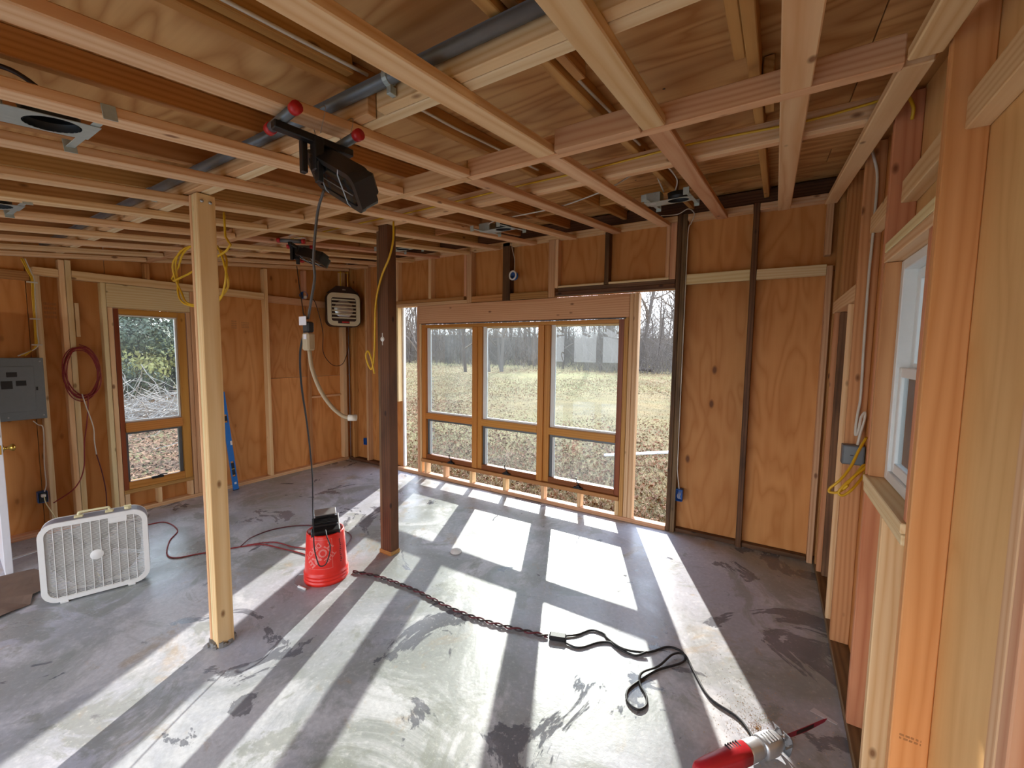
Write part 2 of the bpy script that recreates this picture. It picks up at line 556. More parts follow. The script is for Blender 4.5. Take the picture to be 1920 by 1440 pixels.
class MB:
    """collects simple solids into one mesh"""
    def __init__(s): s.V, s.F = [], []
    def add(s, V, F, mat4=None):
        o = len(s.V)
        s.V += [(mat4 @ Vector(v)) if mat4 else Vector(v) for v in V]
        s.F += [tuple(i + o for i in f) for f in F]
        return s
    def box(s, x, y, z, b=0.0015, mat4=None):
        V, F = cbox_data(x[1] - x[0], y[1] - y[0], z[1] - z[0], b)
        c = Vector(((x[0] + x[1]) / 2, (y[0] + y[1]) / 2, (z[0] + z[1]) / 2))
        return s.add([Vector(v) + c for v in V], F, mat4)
    def tube(s, pts, r, k=6, per=6):
        V, F = tube_data(spline(pts, per), r, k)
        return s.add(V, F)
    def cyl(s, a, b, r, k=16):
        V, F = tube_data([Vector(a), Vector(b)], r, k)
        return s.add(V, F)
    def build(s, name, mat, parent=None, loc=(0, 0, 0), rot=None, smooth=False):
        return link(name, mesh(name, s.V, s.F), mat, parent, loc, rot, smooth)

def copy_tree(o, parent=None):
    c = o.copy(); C.objects.link(c); c.parent = parent
    for ch in list(o.children): copy_tree(ch, c)
    return c

def text_mesh(txt, size, offset=0.0, extrude=0.0):
    cu = bpy.data.curves.new('lettering', 'FONT')
    cu.body = txt; cu.size = size; cu.align_x = 'CENTER'; cu.align_y = 'CENTER'; cu.offset = offset
    cu.resolution_u = 3; cu.extrude = extrude
    o = bpy.data.objects.new('lettering', cu)
    me = bpy.data.meshes.new_from_object(o)
    bpy.data.objects.remove(o); bpy.data.curves.remove(cu)
    return me

# ================================================================== STRUCTURE
# ---- floor
V, F = cbox_data(6.21, 9.3, 0.3, 0.004)
floor = link('floor', mesh('floor', V, F), 'concrete', None, (-2.605, -0.36, -0.15))
tag(floor, 'bare concrete slab with damp patches and chalky bloom', 'floor', kind='structure')

# ---- ceiling: joists, beams, rafters, roof sheathing
ceil = empty('ceiling', label='open framed ceiling of joists rafters and plywood sheathing', cat='ceiling', kind='structure')
JX = [0.334, 0.020, -0.4386, -0.9075, -1.380, -1.85, -2.32, -2.80, -3.26, -3.73, -4.20, -4.66, -5.13, -5.555]
for i, x in enumerate(JX):
    w = 0.088 if i else 0.08
    sloped('joist', ceil, 'fir', x, w, -2.2, 1.733, 0, 0.036, 0.004)
    sloped('joist', ceil, 'fir_pink' if i in (2, 4, 9) else 'fir', x + (-0.006, 0.0, 0.004)[i % 3], w, 1.782, 4.175 - 0.015 * (i % 2), 0.0005, 0.036, 0.004)
zb = P0(1.757)
for x0, x1 in ((-5.6, -3.75), (-3.747, -1.36), (-1.357, 0.292)):
    board('blocking', ceil, 'fir_pink', (x0, x1), (1.735, 1.779), (zb - 0.004, zb + 0.084))
board('blocking', ceil, 'fir_pink', (-0.85, -0.485), (1.692, 1.733), (2.612, 2.705))
# short blocking pieces between rafters near the far wall
RXS = [0.455, -0.109, -0.692, -1.313, -1.92, -2.53, -3.14, -3.75, -4.36, -4.97, -5.55]
for x in RXS:
    sloped('rafter', ceil, 'fir_aged', x, 0.038, -2.2, 4.25, 0.131, 0.086)
for i in range(1, len(RXS) - 1):
    a, b_ = RXS[i + 1] + 0.021, RXS[i] - 0.021
    zz = P0(3.45) + 0.135
    board('roof_blocking', ceil, 'fir_aged', (a, b_), (3.43, 3.468), (zz, zz + 0.08))
# nailers sistered to a few rafters
for x, y0, y1 in ((-0.648, -2.0, 1.5), (-1.27, -2.2, 0.98), (-0.067, 1.9, 2.3), (-0.15, 1.2, 1.72)):
    sloped('nailer', ceil, 'fir_aged', x, 0.036, y0, y1, 0.15, 0.064)
# beams on the posts
za = P0(1.085) + 0.038
board('beam_ply', ceil, 'fir_pink', (-5.6, -1.26), (1.04, 1.08), (za, za + 0.09))
board('beam_ply', ceil, 'fir', (-1.215, 0.375), (1.04, 1.08), (za, za + 0.09))
board('beam_ply', ceil, 'fir_pale', (-5.6, 0.375), (1.083, 1.128), (za, za + 0.09))
zc_ = P0(2.40) + 0.04
board('beam_ply', ceil, 'fir', (-5.6, 0.36), (2.364, 2.400), (zc_, zc_ + 0.09))
board('beam_ply', ceil, 'fir_pink', (-5.6, 0.36), (2.402, 2.438), (zc_, zc_ + 0.09))

def roof_panel(x0, x1, y0, y1, mat='ply_roof'):
    Lh = (y1 - y0) / math.cos(SL)
    ym = (y0 + y1) / 2
    R = Matrix.Rotation(SL, 3, 'X')
    c = Vector(((x0 + x1) / 2, ym, P0(ym) + 0.2175)) + R @ Vector((0, 0, 0.0075))
    link('sheathing_panel', cbox(x1 - x0, Lh, 0.014, 0.001, mat), None, ceil, c, R)
ys = [-2.2, -1.0, 0.21, 1.42, 2.63, 3.40, 3.72, 4.30]
for r in range(len(ys) - 1):
    xs = [-5.75 - (0.6 if r % 2 else 0.0)]
    while xs[-1] < 0.5: xs.append(xs[-1] + 2.2)
    for a, b_ in zip(xs, xs[1:]):
        roof_panel(max(a, -5.75) + 0.002, min(b_, 0.52) - 0.002, ys[r] + 0.002, ys[r + 1] - 0.002)
V, F = cbox_data(6.4, 6.75 / math.cos(SL), 0.02, 0.002)
Rr = Matrix.Rotation(SL, 3, 'X')
link('light_block_deck', mesh('light_block_deck', V, F), 'house_roof', ceil, Vector((-2.6, 1.075, P0(1.075) + 0.2475)), Rr)  # unseen sheet added over the sheathing to stop light through its seams
# dark boards standing in for the shaded gap above the far wall
board('gap_shade_board', ceil, 'old_timber', (-5.6, -2.6), (4.205, 4.24), (3.02, 3.13))
board('gap_shade_board', ceil, 'old_timber', (-2.597, 0.46), (4.205, 4.24), (3.02, 3.13))

# ---- far wall
wf = empty('wall_far', label='framed far wall with plywood sheathing and dark old studs', cat='wall', kind='structure')
YS = (YW, YW + 0.089)
YP = (YW + 0.0895, YW + 0.102)
TOPZ = 3.26
def ply(parent, x, y, z, mat='ply_wall', axis=2):
    return board('plywood_panel', parent, mat, x, y, z, 0.001, axis)
for x0, x1 in ((-0.806, -0.178), (-0.174, 0.466)):
    ply(wf, (x0, x1), YP, (0.0, 2.418))
    ply(wf, (x0, x1), YP, (2.422, TOPZ))
for x0, x1 in ((-1.478, -0.81), (-2.058, -1.482), (-2.688, -2.062), (-3.298, -2.692), (-3.898, -3.302), (-4.508, -3.902)):
    ply(wf, (x0, x1), YP, (2.347, TOPZ))
ply(wf, (-5.70, -5.102), YP, (0.0, TOPZ))
ply(wf, (-5.098, -4.512), YP, (0.0, TOPZ))
def stud(parent, mat, x, z, y=YS, name='stud'):
    return board(name, parent, mat, x, y, z)
stud(wf, 'old_timber', (-0.807, -0.768), (0.0, 3.02))
stud(wf, 'old_grey_timber', (-0.766, -0.724), (0.0, 3.02))
stud(wf, 'old_timber', (-0.198, -0.153), (0.0, 3.02))
stud(wf, 'fir_pink', (0.332, 0.372), (0.0, 2.45))
stud(wf, 'fir_pink', (0.308, 0.352), (2.535, 2.955))
board('nailer', wf, 'fir_pale', (-0.722, -0.2), (YW, YW + 0.04), (2.378, 2.468))
board('nailer', wf, 'fir_pale', (-0.151, 0.33), (YW, YW + 0.04), (2.376, 2.462))
for x0, x1 in ((-0.722, -0.2), (-0.151, 0.37)):
    board('top_plate', wf, 'fir', (x0, x1), YS, (2.957, 3.012))
board('top_plate', wf, 'fir', (-3.3, -0.81), YS, (2.957, 3.012))
board('top_plate', wf, 'fir', (-5.6, -3.303), YS, (2.957, 3.012))
# cripples above the opening
stud(wf, 'fir_pink', (-0.905, -0.868), (2.435, 2.955))
stud(wf, 'fir_pink', (-0.866, -0.81), (2.435, 2.955))
stud(wf, 'old_timber', (-1.503, -1.457), (2.435, 2.955))
stud(wf, 'fir_pink', (-2.143, -2.066), (2.337, 2.955))
stud(wf, 'fir', (-2.064, -2.026), (2.435, 2.955))
stud(wf, 'old_timber', (-2.745, -2.642), (2.33, 3.0))
stud(wf, 'fir_pink', (-3.322, -3.283), (2.42, 2.955))
stud(wf, 'fir_pink', (-3.28, -3.205), (2.332, 2.955))
stud(wf, 'fir', (-3.922, -3.876), (2.42, 2.955))
stud(wf, 'fir', (-4.54, -4.5), (2.42, 2.955))
board('header', wf, 'old_timber', (-2.052, -0.81), YS, (2.352, 2.394))
board('header', wf, 'old_grey_timber', (-2.024, -0.81), YS, (2.396, 2.433))
board('header_strip', wf, 'fir_pale', (-2.022, -1.505), (YW - 0.004, YW + 0.04), (2.434, 2.455))
board('header_strip', wf, 'fir_pale', (-1.455, -0.868), (YW - 0.004, YW + 0.04), (2.434, 2.456))
board('plate', wf, 'fir_aged', (-2.64, -2.145), YS, (2.337, 2.412))
board('plate', wf, 'fir_aged', (-3.203, -2.747), YS, (2.337, 2.412))
board('plate', wf, 'fir', (-4.66, -3.282), YS, (2.332, 2.374))
board('plate', wf, 'fir_aged', (-4.66, -3.324), YS, (2.376, 2.418))
# framing of the new window
board('window_header', wf, 'fir_pink', (-4.09, -1.232), YS, (2.094, 2.33))
stud(wf, 'fir_pink', (-4.135, -4.093), (0.045, 2.33))
stud(wf, 'fir', (-4.091, -4.058), (0.045, 2.092))
stud(wf, 'fir_aged', (-1.277, -1.234), (0.045, 2.092))
stud(wf, 'fir', (-1.230, -1.190), (0.045, 2.33))
stud(wf, 'fir', (-1.188, -1.140), (0.045, 2.33))
board('stool', wf, 'fir_aged', (-4.056, -1.279), (YW - 0.02, YW + 0.089), (0.205, 0.248))
for x in (-3.99, -3.65, -3.205, -2.695, -2.17, -1.72, -1.30):
    stud(wf, 'fir', (x - 0.02, x + 0.02), (0.045, 0.204), name='cripple')
board('sole_plate', wf, 'fir_pink', (-4.56, -2.9), YS, (0.0, 0.043))
board('sole_plate', wf, 'fir_pink', (-2.897, -0.81), YS, (0.0, 0.043))
board('sole_plate', wf, 'old_timber', (-5.6, -4.563), YS, (0.0, 0.043))
for x0, x1 in ((-0.722, -0.2), (-0.151, 0.33)):
    board('sole_plate', wf, 'old_timber', (x0, x1), (YW + 0.03, YW + 0.089), (0.0, 0.04))
# left of the opening
stud(wf, 'fir_pink', (-5.20, -5.16), (0.043, 2.955))
stud(wf, 'fir_pink', (-4.66, -4.62), (0.043, 2.33))
stud(wf, 'fir_aged', (-5.53, -5.49), (0.043, 2.955))
board('corner_trim', wf, 'vinyl', (-4.51, -4.478), (4.27, 4.31), (0.045, 2.33), axis=2)
board('jamb_board', wf, 'fir_pale', (-4.56, -4.512), (YW + 0.01, YW + 0.088), (1.0, 2.33))

# ---- left wall
wlft = empty('wall_left', label='framed left wall with orange plywood and pale studs', cat='wall', kind='structure')
XS = (XL - 0.089, XL)
XP = (XL - 0.102, XL - 0.0895)
def plyl(y, z): return ply(wlft, XP, y, z)
plyl((-2.2, -0.302), (0, 2.5)); plyl((-0.298, 0.918), (0, 2.75))
plyl((0.922, 1.448), (0, 2.75)); plyl((1.452, 2.098), (0, 0.21)); plyl((1.452, 2.098), (2.135, 2.85))
plyl((2.102, 2.976), (0, 3.0))
plyl((2.98, 4.27), (0, 1.333)); plyl((2.98, 4.27), (1.337, 3.1))
def studl(mat, y, z, name='stud', x=XS): return board(name, wlft, mat, x, y, z)
zt = lambda y: P0(y) - 0.006
for y in (-1.6, -1.0, -0.4, 0.2):
    studl('fir', (y - 0.02, y + 0.02), (0.043, zt(y - 0.02)))
studl('fir_pale', (0.952, 0.992), (0.043, 2.372))
studl('fir', (1.115, 1.153), (0.043, zt(1.11)))
studl('fir_pale', (1.156, 1.196), (0.043, zt(1.15)))
studl('fir_pale', (1.203, 1.232), (1.83, 2.15), 'splice_strip', (XL - 0.03, XL - 0.004))
studl('fir_pale', (1.392, 1.428), (0.043, 2.368))
studl('fir', (1.432, 1.470), (0.043, 2.133))
studl('fir_pink', (2.088, 2.126), (0.043, 2.133))
studl('fir_pink', (2.13, 2.166), (0.043, 2.368))
studl('fir_pink', (2.169, 2.206), (0.043, 2.368))
board('window_header', wlft, 'fir_pale', XS, (1.43, 2.127), (2.136, 2.366))
board('sill', wlft, 'fir_aged', XS, (1.472, 2.086), (0.212, 0.252))
for y in (1.495, 1.765, 2.06):
    studl('fir', (y - 0.019, y + 0.019), (0.043, 0.211), 'cripple')
board('let_in_plate', wlft, 'fir', XS, (0.955, 1.113), (2.375, 2.446))
board('let_in_plate', wlft, 'fir', XS, (1.198, 2.95), (2.37, 2.45))
board('let_in_plate', wlft, 'fir_pink', (XL - 0.089, XL - 0.045), (3.002, 4.1), (2.345, 2.435))
board('let_in_plate', wlft, 'fir_aged', (XL - 0.089, XL - 0.045), (-2.2, 0.94), (2.32, 2.40))
studl('fir_aged', (1.742, 1.782), (2.452, zt(1.73)))
studl('fir', (2.957, 2.999), (0.043, zt(2.95)))
studl('fir_pink', (3.50, 3.54), (2.437, zt(3.5)), x=(XL - 0.088, XL - 0.004))
studl('fir_aged', (3.56, 3.6), (0.043, 2.343), x=(XL - 0.089, XL - 0.045))
studl('fir', (4.10, 4.165), (0.043, zt(4.1)))
board('block', wlft, 'fir_pink', (XL - 0.089, XL - 0.05), (3.602, 4.098), (1.02, 1.05))
board('sole_plate', wlft, 'fir_pink', XS, (-2.2, 1.2), (0, 0.042))
board('sole_plate', wlft, 'fir_pink', XS, (1.203, 4.18), (0, 0.042))

# ---- right wall
wr = empty('wall_right', label='framed right wall with golden plywood and fir studs', cat='wall', kind='structure')
XSR = (XR, XR + 0.089)
XPR = (XR + 0.0895, XR + 0.102)
def plyr(y, z, mat='ply_gold'): return ply(wr, XPR, y, z, mat)
plyr((-2.2, 0.418), (0, 2.5)); plyr((0.422, 1.699), (0, 2.72))
plyr((1.702, 2.379), (0, 1.185)); plyr((1.702, 2.379), (2.19, 2.85))
plyr((2.382, 3.27), (0, 3.0), 'ply_wall'); plyr((3.274, 4.27), (0, 3.1), 'ply_wall')
def studr(mat, y, z, name='stud', x=XSR): return board(name, wr, mat, x, y, z)
zr = lambda y: P0(y) + 0.12
studr('fir', (1.062, 1.10), (0.043, zr(1.06))); studr('fir_pink', (1.022, 1.06), (0.043, zr(1.02)))
for y in (-1.5, -0.9, -0.3, 0.4):
    studr('fir', (y - 0.02, y + 0.02), (0.043, zr(y - 0.02)))
studr('fir_orange', (1.682, 1.72), (0.043, zr(1.68)))
studr('fir_red', (2.362, 2.40), (0.043, zr(2.36)))
studr('fir_red', (2.322, 2.36), (1.226, 2.132), 'trimmer')
studr('fir_red', (1.722, 1.755), (1.226, 2.132), 'trimmer')
studr('fir_red', (3.03, 3.07), (0.043, zr(3.03)))
studr('fir', (3.27, 3.31), (0.043, 2.058), 'trimmer')
studr('fir_aged', (3.695, 3.735), (2.152, zr(3.69)))
studr('fir_red', (3.96, 4.0), (0.043, 2.0585), 'trimmer')
studr('fir_aged', (4.09, 4.13), (0.043, zr(4.09)))
board('door_header', wr, 'fir', XSR, (3.072, 4.088), (2.06, 2.15))
board('infill_board', wr, 'old_grey_timber', (XR + 0.03, XR + 0.089), (3.9, 3.957), (0.043, 2.058))
for y0, y1, z0 in ((1.722, 2.36, 2.375), (1.102, 1.68, 2.37), (2.402, 3.028, 2.41), (0.422, 1.02, 2.36)):
    board('block', wr, 'fir', (XR + 0.038, XR + 0.089), (y0, y1), (z0, z0 + 0.088))
board('window_header', wr, 'fir', XSR, (1.722, 2.36), (2.134, 2.174))
board('window_header', wr, 'fir_pale', XSR, (1.722, 2.36), (2.176, 2.216))
board('window_stool', wr, 'fir_pale', (XR - 0.012, XR + 0.075), (1.722, 2.36), (1.19, 1.224))
board('window_stool', wr, 'fir_pale', (XR - 0.008, XR + 0.089), (1.722, 2.36), (1.152, 1.188))
studr('fir', (2.02, 2.058), (0.043, 1.15), 'cripple')
board('sole_plate', wr, 'old_grey_timber', XSR, (-2.2, 1.7), (0, 0.042))
board('sole_plate', wr, 'old_grey_timber', XSR, (1.703, 4.27), (0, 0.042))

# unseen skin added behind the walls to stop light through panel gaps
YE = (YW + 0.103, YW + 0.12)
for x, z in (((-0.806, 0.5), (-0.1, 2.346)), ((-5.74, 0.5), (2.347, TOPZ)), ((-5.74, -4.5115), (-0.1, 2.346))):
    board('light_block_skin', wf, 'board_grey', x, YE, z, 0.002, 0)
XE = (XL - 0.12, XL - 0.103)
for y, z in (((-2.2, 1.45), (-0.1, 2.72)), ((1.452, 2.098), (-0.1, 0.21)), ((1.452, 2.098), (2.135, 2.85)), ((2.1, 4.28), (-0.1, 3.1))):
    board('light_block_skin', wlft, 'board_grey', XE, y, z, 0.002, 1)
XF = (XR + 0.103, XR + 0.12)
for y, z in (((-2.2, 1.70), (-0.1, 2.72)), ((1.702, 2.378), (-0.1, 1.185)), ((1.702, 2.378), (2.19, 2.85)), ((2.38, 4.28), (-0.1, 3.1))):
    board('light_block_skin', wr, 'board_grey', XF, y, z, 0.002, 1)

# ink grade stamps on the lumber and plywood
plain('stamp_ink', '#b07a48', 0.7)
def stamp(parent, axis, at, w, h, seed):
    rnd = random.Random(seed); mb = MB()
    rows = 2 if h < 0.05 else 4
    for r in range(rows):
        q = -w / 2
        while q < w / 2:
            e = rnd.uniform(0.004, 0.012)
            zz = (r - rows / 2 + 0.5) * h / rows
            a, b_ = (q, min(q + e, w / 2)), (zz - h / rows * 0.3, zz + h / rows * 0.3)
            if axis == 'y': mb.box(a, (-0.0006, 0.0), b_, 0.0001)
            else: mb.box((0.0, 0.0006), a, b_, 0.0001)
            q += e + rnd.uniform(0.002, 0.005)
    mb.build('grade_stamp', 'stamp_ink', parent, at)
stamp(wr, 'y', (0.425, 1.682, 0.56), 0.05, 0.022, 1)
stamp(wlft, 'x', (XL - 0.0895, 2.62, 2.03), 0.06, 0.11, 2)
stamp(wlft, 'x', (XL - 0.0895, 2.75, 2.03), 0.09, 0.08, 3)
stamp(wlft, 'x', (XL - 0.0895, 1.06, 2.07), 0.08, 0.16, 4)

# ---- far window: three fixed lights over three awning sashes
w1 = empty('window_1', (-2.67, 4.23, 0.25), label='wide pine window of three tall panes over three awning sashes', cat='window', kind='structure')
def wb(mat, x, z, y=(4.19, 4.272), name='frame'):
    return board(name, w1, mat, x, y, z, 0.002)
wb('varnished_pine', (-4.054, -3.985), (0.251, 2.08)); wb('varnished_dark', (-1.335, -1.281), (0.251, 2.08))
wb('varnished_pine', (-3.983, -1.337), (2.038, 2.08))
for x0, x1 in ((-3.192, -3.05), (-2.258, -2.112)):
    wb('varnished_pine', (x0, x0 + 0.075), (0.251, 2.036), (4.185, 4.272), 'mullion')
    wb('varnished_pine', (x0 + 0.077, x1), (0.251, 2.036), (4.20, 4.272), 'mullion')
cols = ((-3.983, -3.194), (-3.048, -2.26), (-2.11, -1.337))
for x0, x1 in cols:
    wb('varnished_pine', (x0, x1), (0.805, 0.885), (4.188, 4.272), 'rail')
    s = wb('varnished_dark', (x0, x1), (0.251, 0.312), (4.195, 4.268), 'sash_rail')
    def bead(mat, x, z, y=(4.225, 4.255), nm='glazing_bead', th=0.0015): board(nm, w1, mat, x, y, z, th)
    bead('vinyl', (x0, x0 + 0.05), (0.888, 2.036)); bead('vinyl', (x0 + 0.052, x1), (0.888, 0.908)); bead('fir_pale', (x0 + 0.052, x1), (2.018, 2.036))
    bead('conduit_grey', (x0, x0 + 0.035), (0.314, 0.803)); bead('conduit_grey', (x0 + 0.037, x1), (0.775, 0.803)); bead('vinyl', (x0 + 0.037, x0 + 0.055), (0.314, 0.773))
    bead('conduit_grey', (x1 - 0.015, x1), (0.314, 0.773))
    board('pane', w1, 'window_glass', (x0 + 0.02, x1 - 0.004), (4.238, 4.242), (0.9, 2.03), 0.0005)
    board('pane', w1, 'window_glass', (x0 + 0.02, x1 - 0.004), (4.238, 4.242), (0.318, 0.79), 0.0005)
for x in (-3.53, -2.66, -1.73):
    mb = MB().box((x - 0.05, x + 0.05), (4.162, 4.195), (0.252, 0.268)).box((x - 0.02, x + 0.02), (4.165, 4.19), (0.268, 0.285))
    mb.tube([(x, 4.178, 0.285), (x + 0.005, 4.168, 0.31), (x - 0.012, 4.16, 0.335), (x - 0.015, 4.158, 0.375)], 0.006, 6)
    mb.build('crank_handle', 'black_paint', w1, -w1.location)
# flashing tape along the head
board('flashing_tape', w1, 'black_rubber', (-4.05, -1.26), (4.178, 4.188), (2.082, 2.092), 0.001)

# ---- left window: fixed light over an awning sash
w2 = empty('window_2', (-5.66, 1.775, 0.253), label='tall narrow pine window with evergreens outside', cat='window', kind='structure')
def wb2(mat, y, z, x=(XL - 0.085, XL - 0.004), name='frame'): return board(name, w2, mat, x, y, z, 0.002)
wb2('varnished_dark', (1.474, 1.512), (0.254, 2.125)); wb2('varnished_pine', (2.005, 2.078), (0.254, 2.125))
wb2('varnished_pine', (1.514, 2.003), (2.068, 2.125)); wb2('varnished_pine', (1.514, 2.003), (0.858, 0.955), (XL - 0.085, XL + 0.012), 'rail')
wb2('varnished_pine', (1.514, 2.003), (0.254, 0.335), name='sash_rail')
for y, z, mt in (((1.514, 1.522), (0.957, 2.066), 'vinyl'), ((1.985, 2.003), (0.957, 2.066), 'vinyl'), ((1.524, 1.983), (0.957, 0.975), 'vinyl'), ((1.524, 1.983), (2.052, 2.066), 'vinyl'),
                 ((1.514, 1.535), (0.337, 0.856), 'conduit_grey'), ((1.97, 2.003), (0.337, 0.856), 'conduit_grey'), ((1.537, 1.968), (0.832, 0.856), 'conduit_grey')):
    wb2(mt, y, z, (XL - 0.06, XL - 0.03), 'glazing_bead')
wb2('window_glass', (1.518, 1.999), (0.965, 2.06), (XL - 0.05, XL - 0.046), 'pane')
wb2('window_glass', (1.518, 1.999), (0.34, 0.85), (XL - 0.05, XL - 0.046), 'pane')
MB().box((XL - 0.01, XL + 0.02), (1.70, 1.80), (0.325, 0.35)).tube([(XL + 0.015, 1.75, 0.35), (XL + 0.025, 1.79, 0.36), (XL + 0.025, 1.83, 0.355)], 0.006).build('crank_handle', 'black_paint', w2, -w2.location)

# ---- right window: white double-hung
w3 = empty('window_3', (0.44, 2.04, 1.225), label='white vinyl double-hung window in the right wall', cat='window', kind='structure')
def wb3(mat, y, z, x, name='frame'): return board(name, w3, mat, x, y, z, 0.003)
xo = (XR + 0.05, XR + 0.125)
wb3('vinyl', (2.275, 2.318), (1.228, 2.13), xo); wb3('vinyl', (1.758, 1.80), (1.228, 2.13), xo)
wb3('vinyl', (1.802, 2.273), (2.09, 2.13), xo); wb3('vinyl', (1.802, 2.273), (1.228, 1.268), xo)
for z0, z1, xa in ((1.27, 1.70, XR + 0.06), (1.675, 2.088, XR + 0.092)):
    xx = (xa, xa + 0.028)
    wb3('vinyl', (2.233, 2.272), (z0, z1), xx, 'sash'); wb3('vinyl', (1.803, 1.842), (z0, z1), xx, 'sash')
    wb3('vinyl', (1.844, 2.231), (z1 - 0.04, z1), xx, 'sash'); wb3('vinyl', (1.844, 2.231), (z0, z0 + 0.042), xx, 'sash')
    wb3('window_glass_side', (1.84, 2.235), (z0 + 0.04, z1 - 0.036), (xa + 0.012, xa + 0.016), 'pane')
wb3('white_cable', (2.10, 2.16), (1.88, 1.93), (XR + 0.102, XR + 0.1035), 'sticker')

# ---- open white door at the left
dr = empty('door_1', (-4.83, 0.58, 0.0), math.radians(176), label='open white door standing at the left edge', cat='door', kind='structure')
link('slab', cbox(0.80, 0.042, 2.03, 0.003, 'door_paint'), None, dr, (0.42, 0.0, 1.02))
board_ = MB()
for z in (0.99, 1.05):
    board_.box((-0.0005, 0.021), (-0.012, 0.012), (z - 0.02, z + 0.02))
MB().box((0.0165, 0.021), (-0.013, 0.013), (0.93, 1.0), 0.0005).box((0.0165, 0.021), (-0.013, 0.013), (1.06, 1.12), 0.0005).build('latch_plate', 'brass', dr)
V, F = lathe_data([(0.0, 0.0), (0.03, 0.0), (0.03, 0.006), (0.012, 0.01), (0.011, 0.03), (0.026, 0.042), (0.027, 0.058), (0.016, 0.066), (0.0, 0.067)], 16)
link('knob', mesh('knob', V, F), 'brass', dr, (0.08, -0.021, 0.965), Matrix.Rotation(PI / 2, 3, 'X'), True)

# ================================================================== THINGS
def local(parent, pts): return [Vector(p) for p in pts]

# ---- posts
p1 = empty('post', (-2.70, 1.10, 0), label='new fir post of two boards nearest the camera', cat='post', group='posts under the ceiling beams')
z1 = P0(1.06) + 0.036
board('ply', p1, 'fir_pink', (-2.747, -2.722), (1.058, 1.146), (0, z1)); board('ply', p1, 'fir_pale', (-2.720, -2.698), (1.060, 1.145), (0, z1))
board('ply', p1, 'fir', (-2.696, -2.648), (1.058, 1.146), (0, z1))
mb = MB()
random.seed(3)
for i in range(26):
    a = random.uniform(0, 2 * PI); r = random.uniform(0.045, 0.062)
    mb.box((-0.012, 0.012), (-0.012, 0.012), (-0.004, random.uniform(0.008, 0.03)), 0.003, Matrix.Translation((r * math.cos(a), r * math.sin(a), 0)) @ Matrix.Rotation(a, 4, 'Z'))
mb.build('mortar_bed', 'mortar', p1)
for dy in (1.08, 1.12):
    lathe('bolt_head', [(0, 0.006), (0.008, 0.005), (0.009, 0)], 'steel', p1, Vector((-2.647, dy, z1 - 0.04)) - p1.location, Matrix.Rotation(PI / 2, 3, 'Y'), 8)
p2 = empty('post', (-2.72, 2.41, 0), label='dark old timber post standing in front of the window', cat='post', group='posts under the ceiling beams')
z2 = P0(2.40) + 0.038
board('ply', p2, 'old_grey_timber', (-2.785, -2.757), (2.365, 2.452), (0, z2)); board('ply', p2, 'old_timber', (-2.755, -2.652), (2.362, 2.452), (0, z2))
board('foot_block', p2, 'fir_aged', (-2.79, -2.646), (2.356, 2.457), (0, 0.035))
lathe('cable_clip', [(0, 0.01), (0.018, 0.008), (0.02, 0)], 'white_plastic', p2, Vector((-2.72, 2.362, 1.83)) - p2.location, Matrix.Rotation(PI / 2, 3, 'X'), 12)
link('cable_clip_tail', cbox(0.008, 0.003, 0.1, 0.001, 'white_plastic'), None, p2, Vector((-2.72, 2.3595, 1.83)) - p2.location)

# ---- conduit along the near beam
cd = empty('conduit_pipe', (-2.5, 1.013, 2.64), label='grey conduit pipe strapped along the near ceiling beam', cat='pipe')
mb = MB(); mb.cyl((-3.05, 0, 0), (2.85, 0, 0), 0.022, 14); mb.build('tube', 'conduit_grey', cd, smooth=True)
for x in (1.38, -0.6):
    mb = MB(); V, F = ring_prism([(0.026 * math.cos(a * PI / 8), 0.026 * math.sin(a * PI / 8)) for a in range(16)], [(0.0222 * math.cos(a * PI / 8), 0.0222 * math.sin(a * PI / 8)) for a in range(16)], -0.01, 0.01)
    mb.add(V, F, Matrix.Rotation(PI / 2, 4, 'Y')); mb.box((-0.01, 0.01), (-0.003, 0.024), (-0.05, -0.024)); mb.build('strap', 'galvanised', cd, (x, 0, 0))

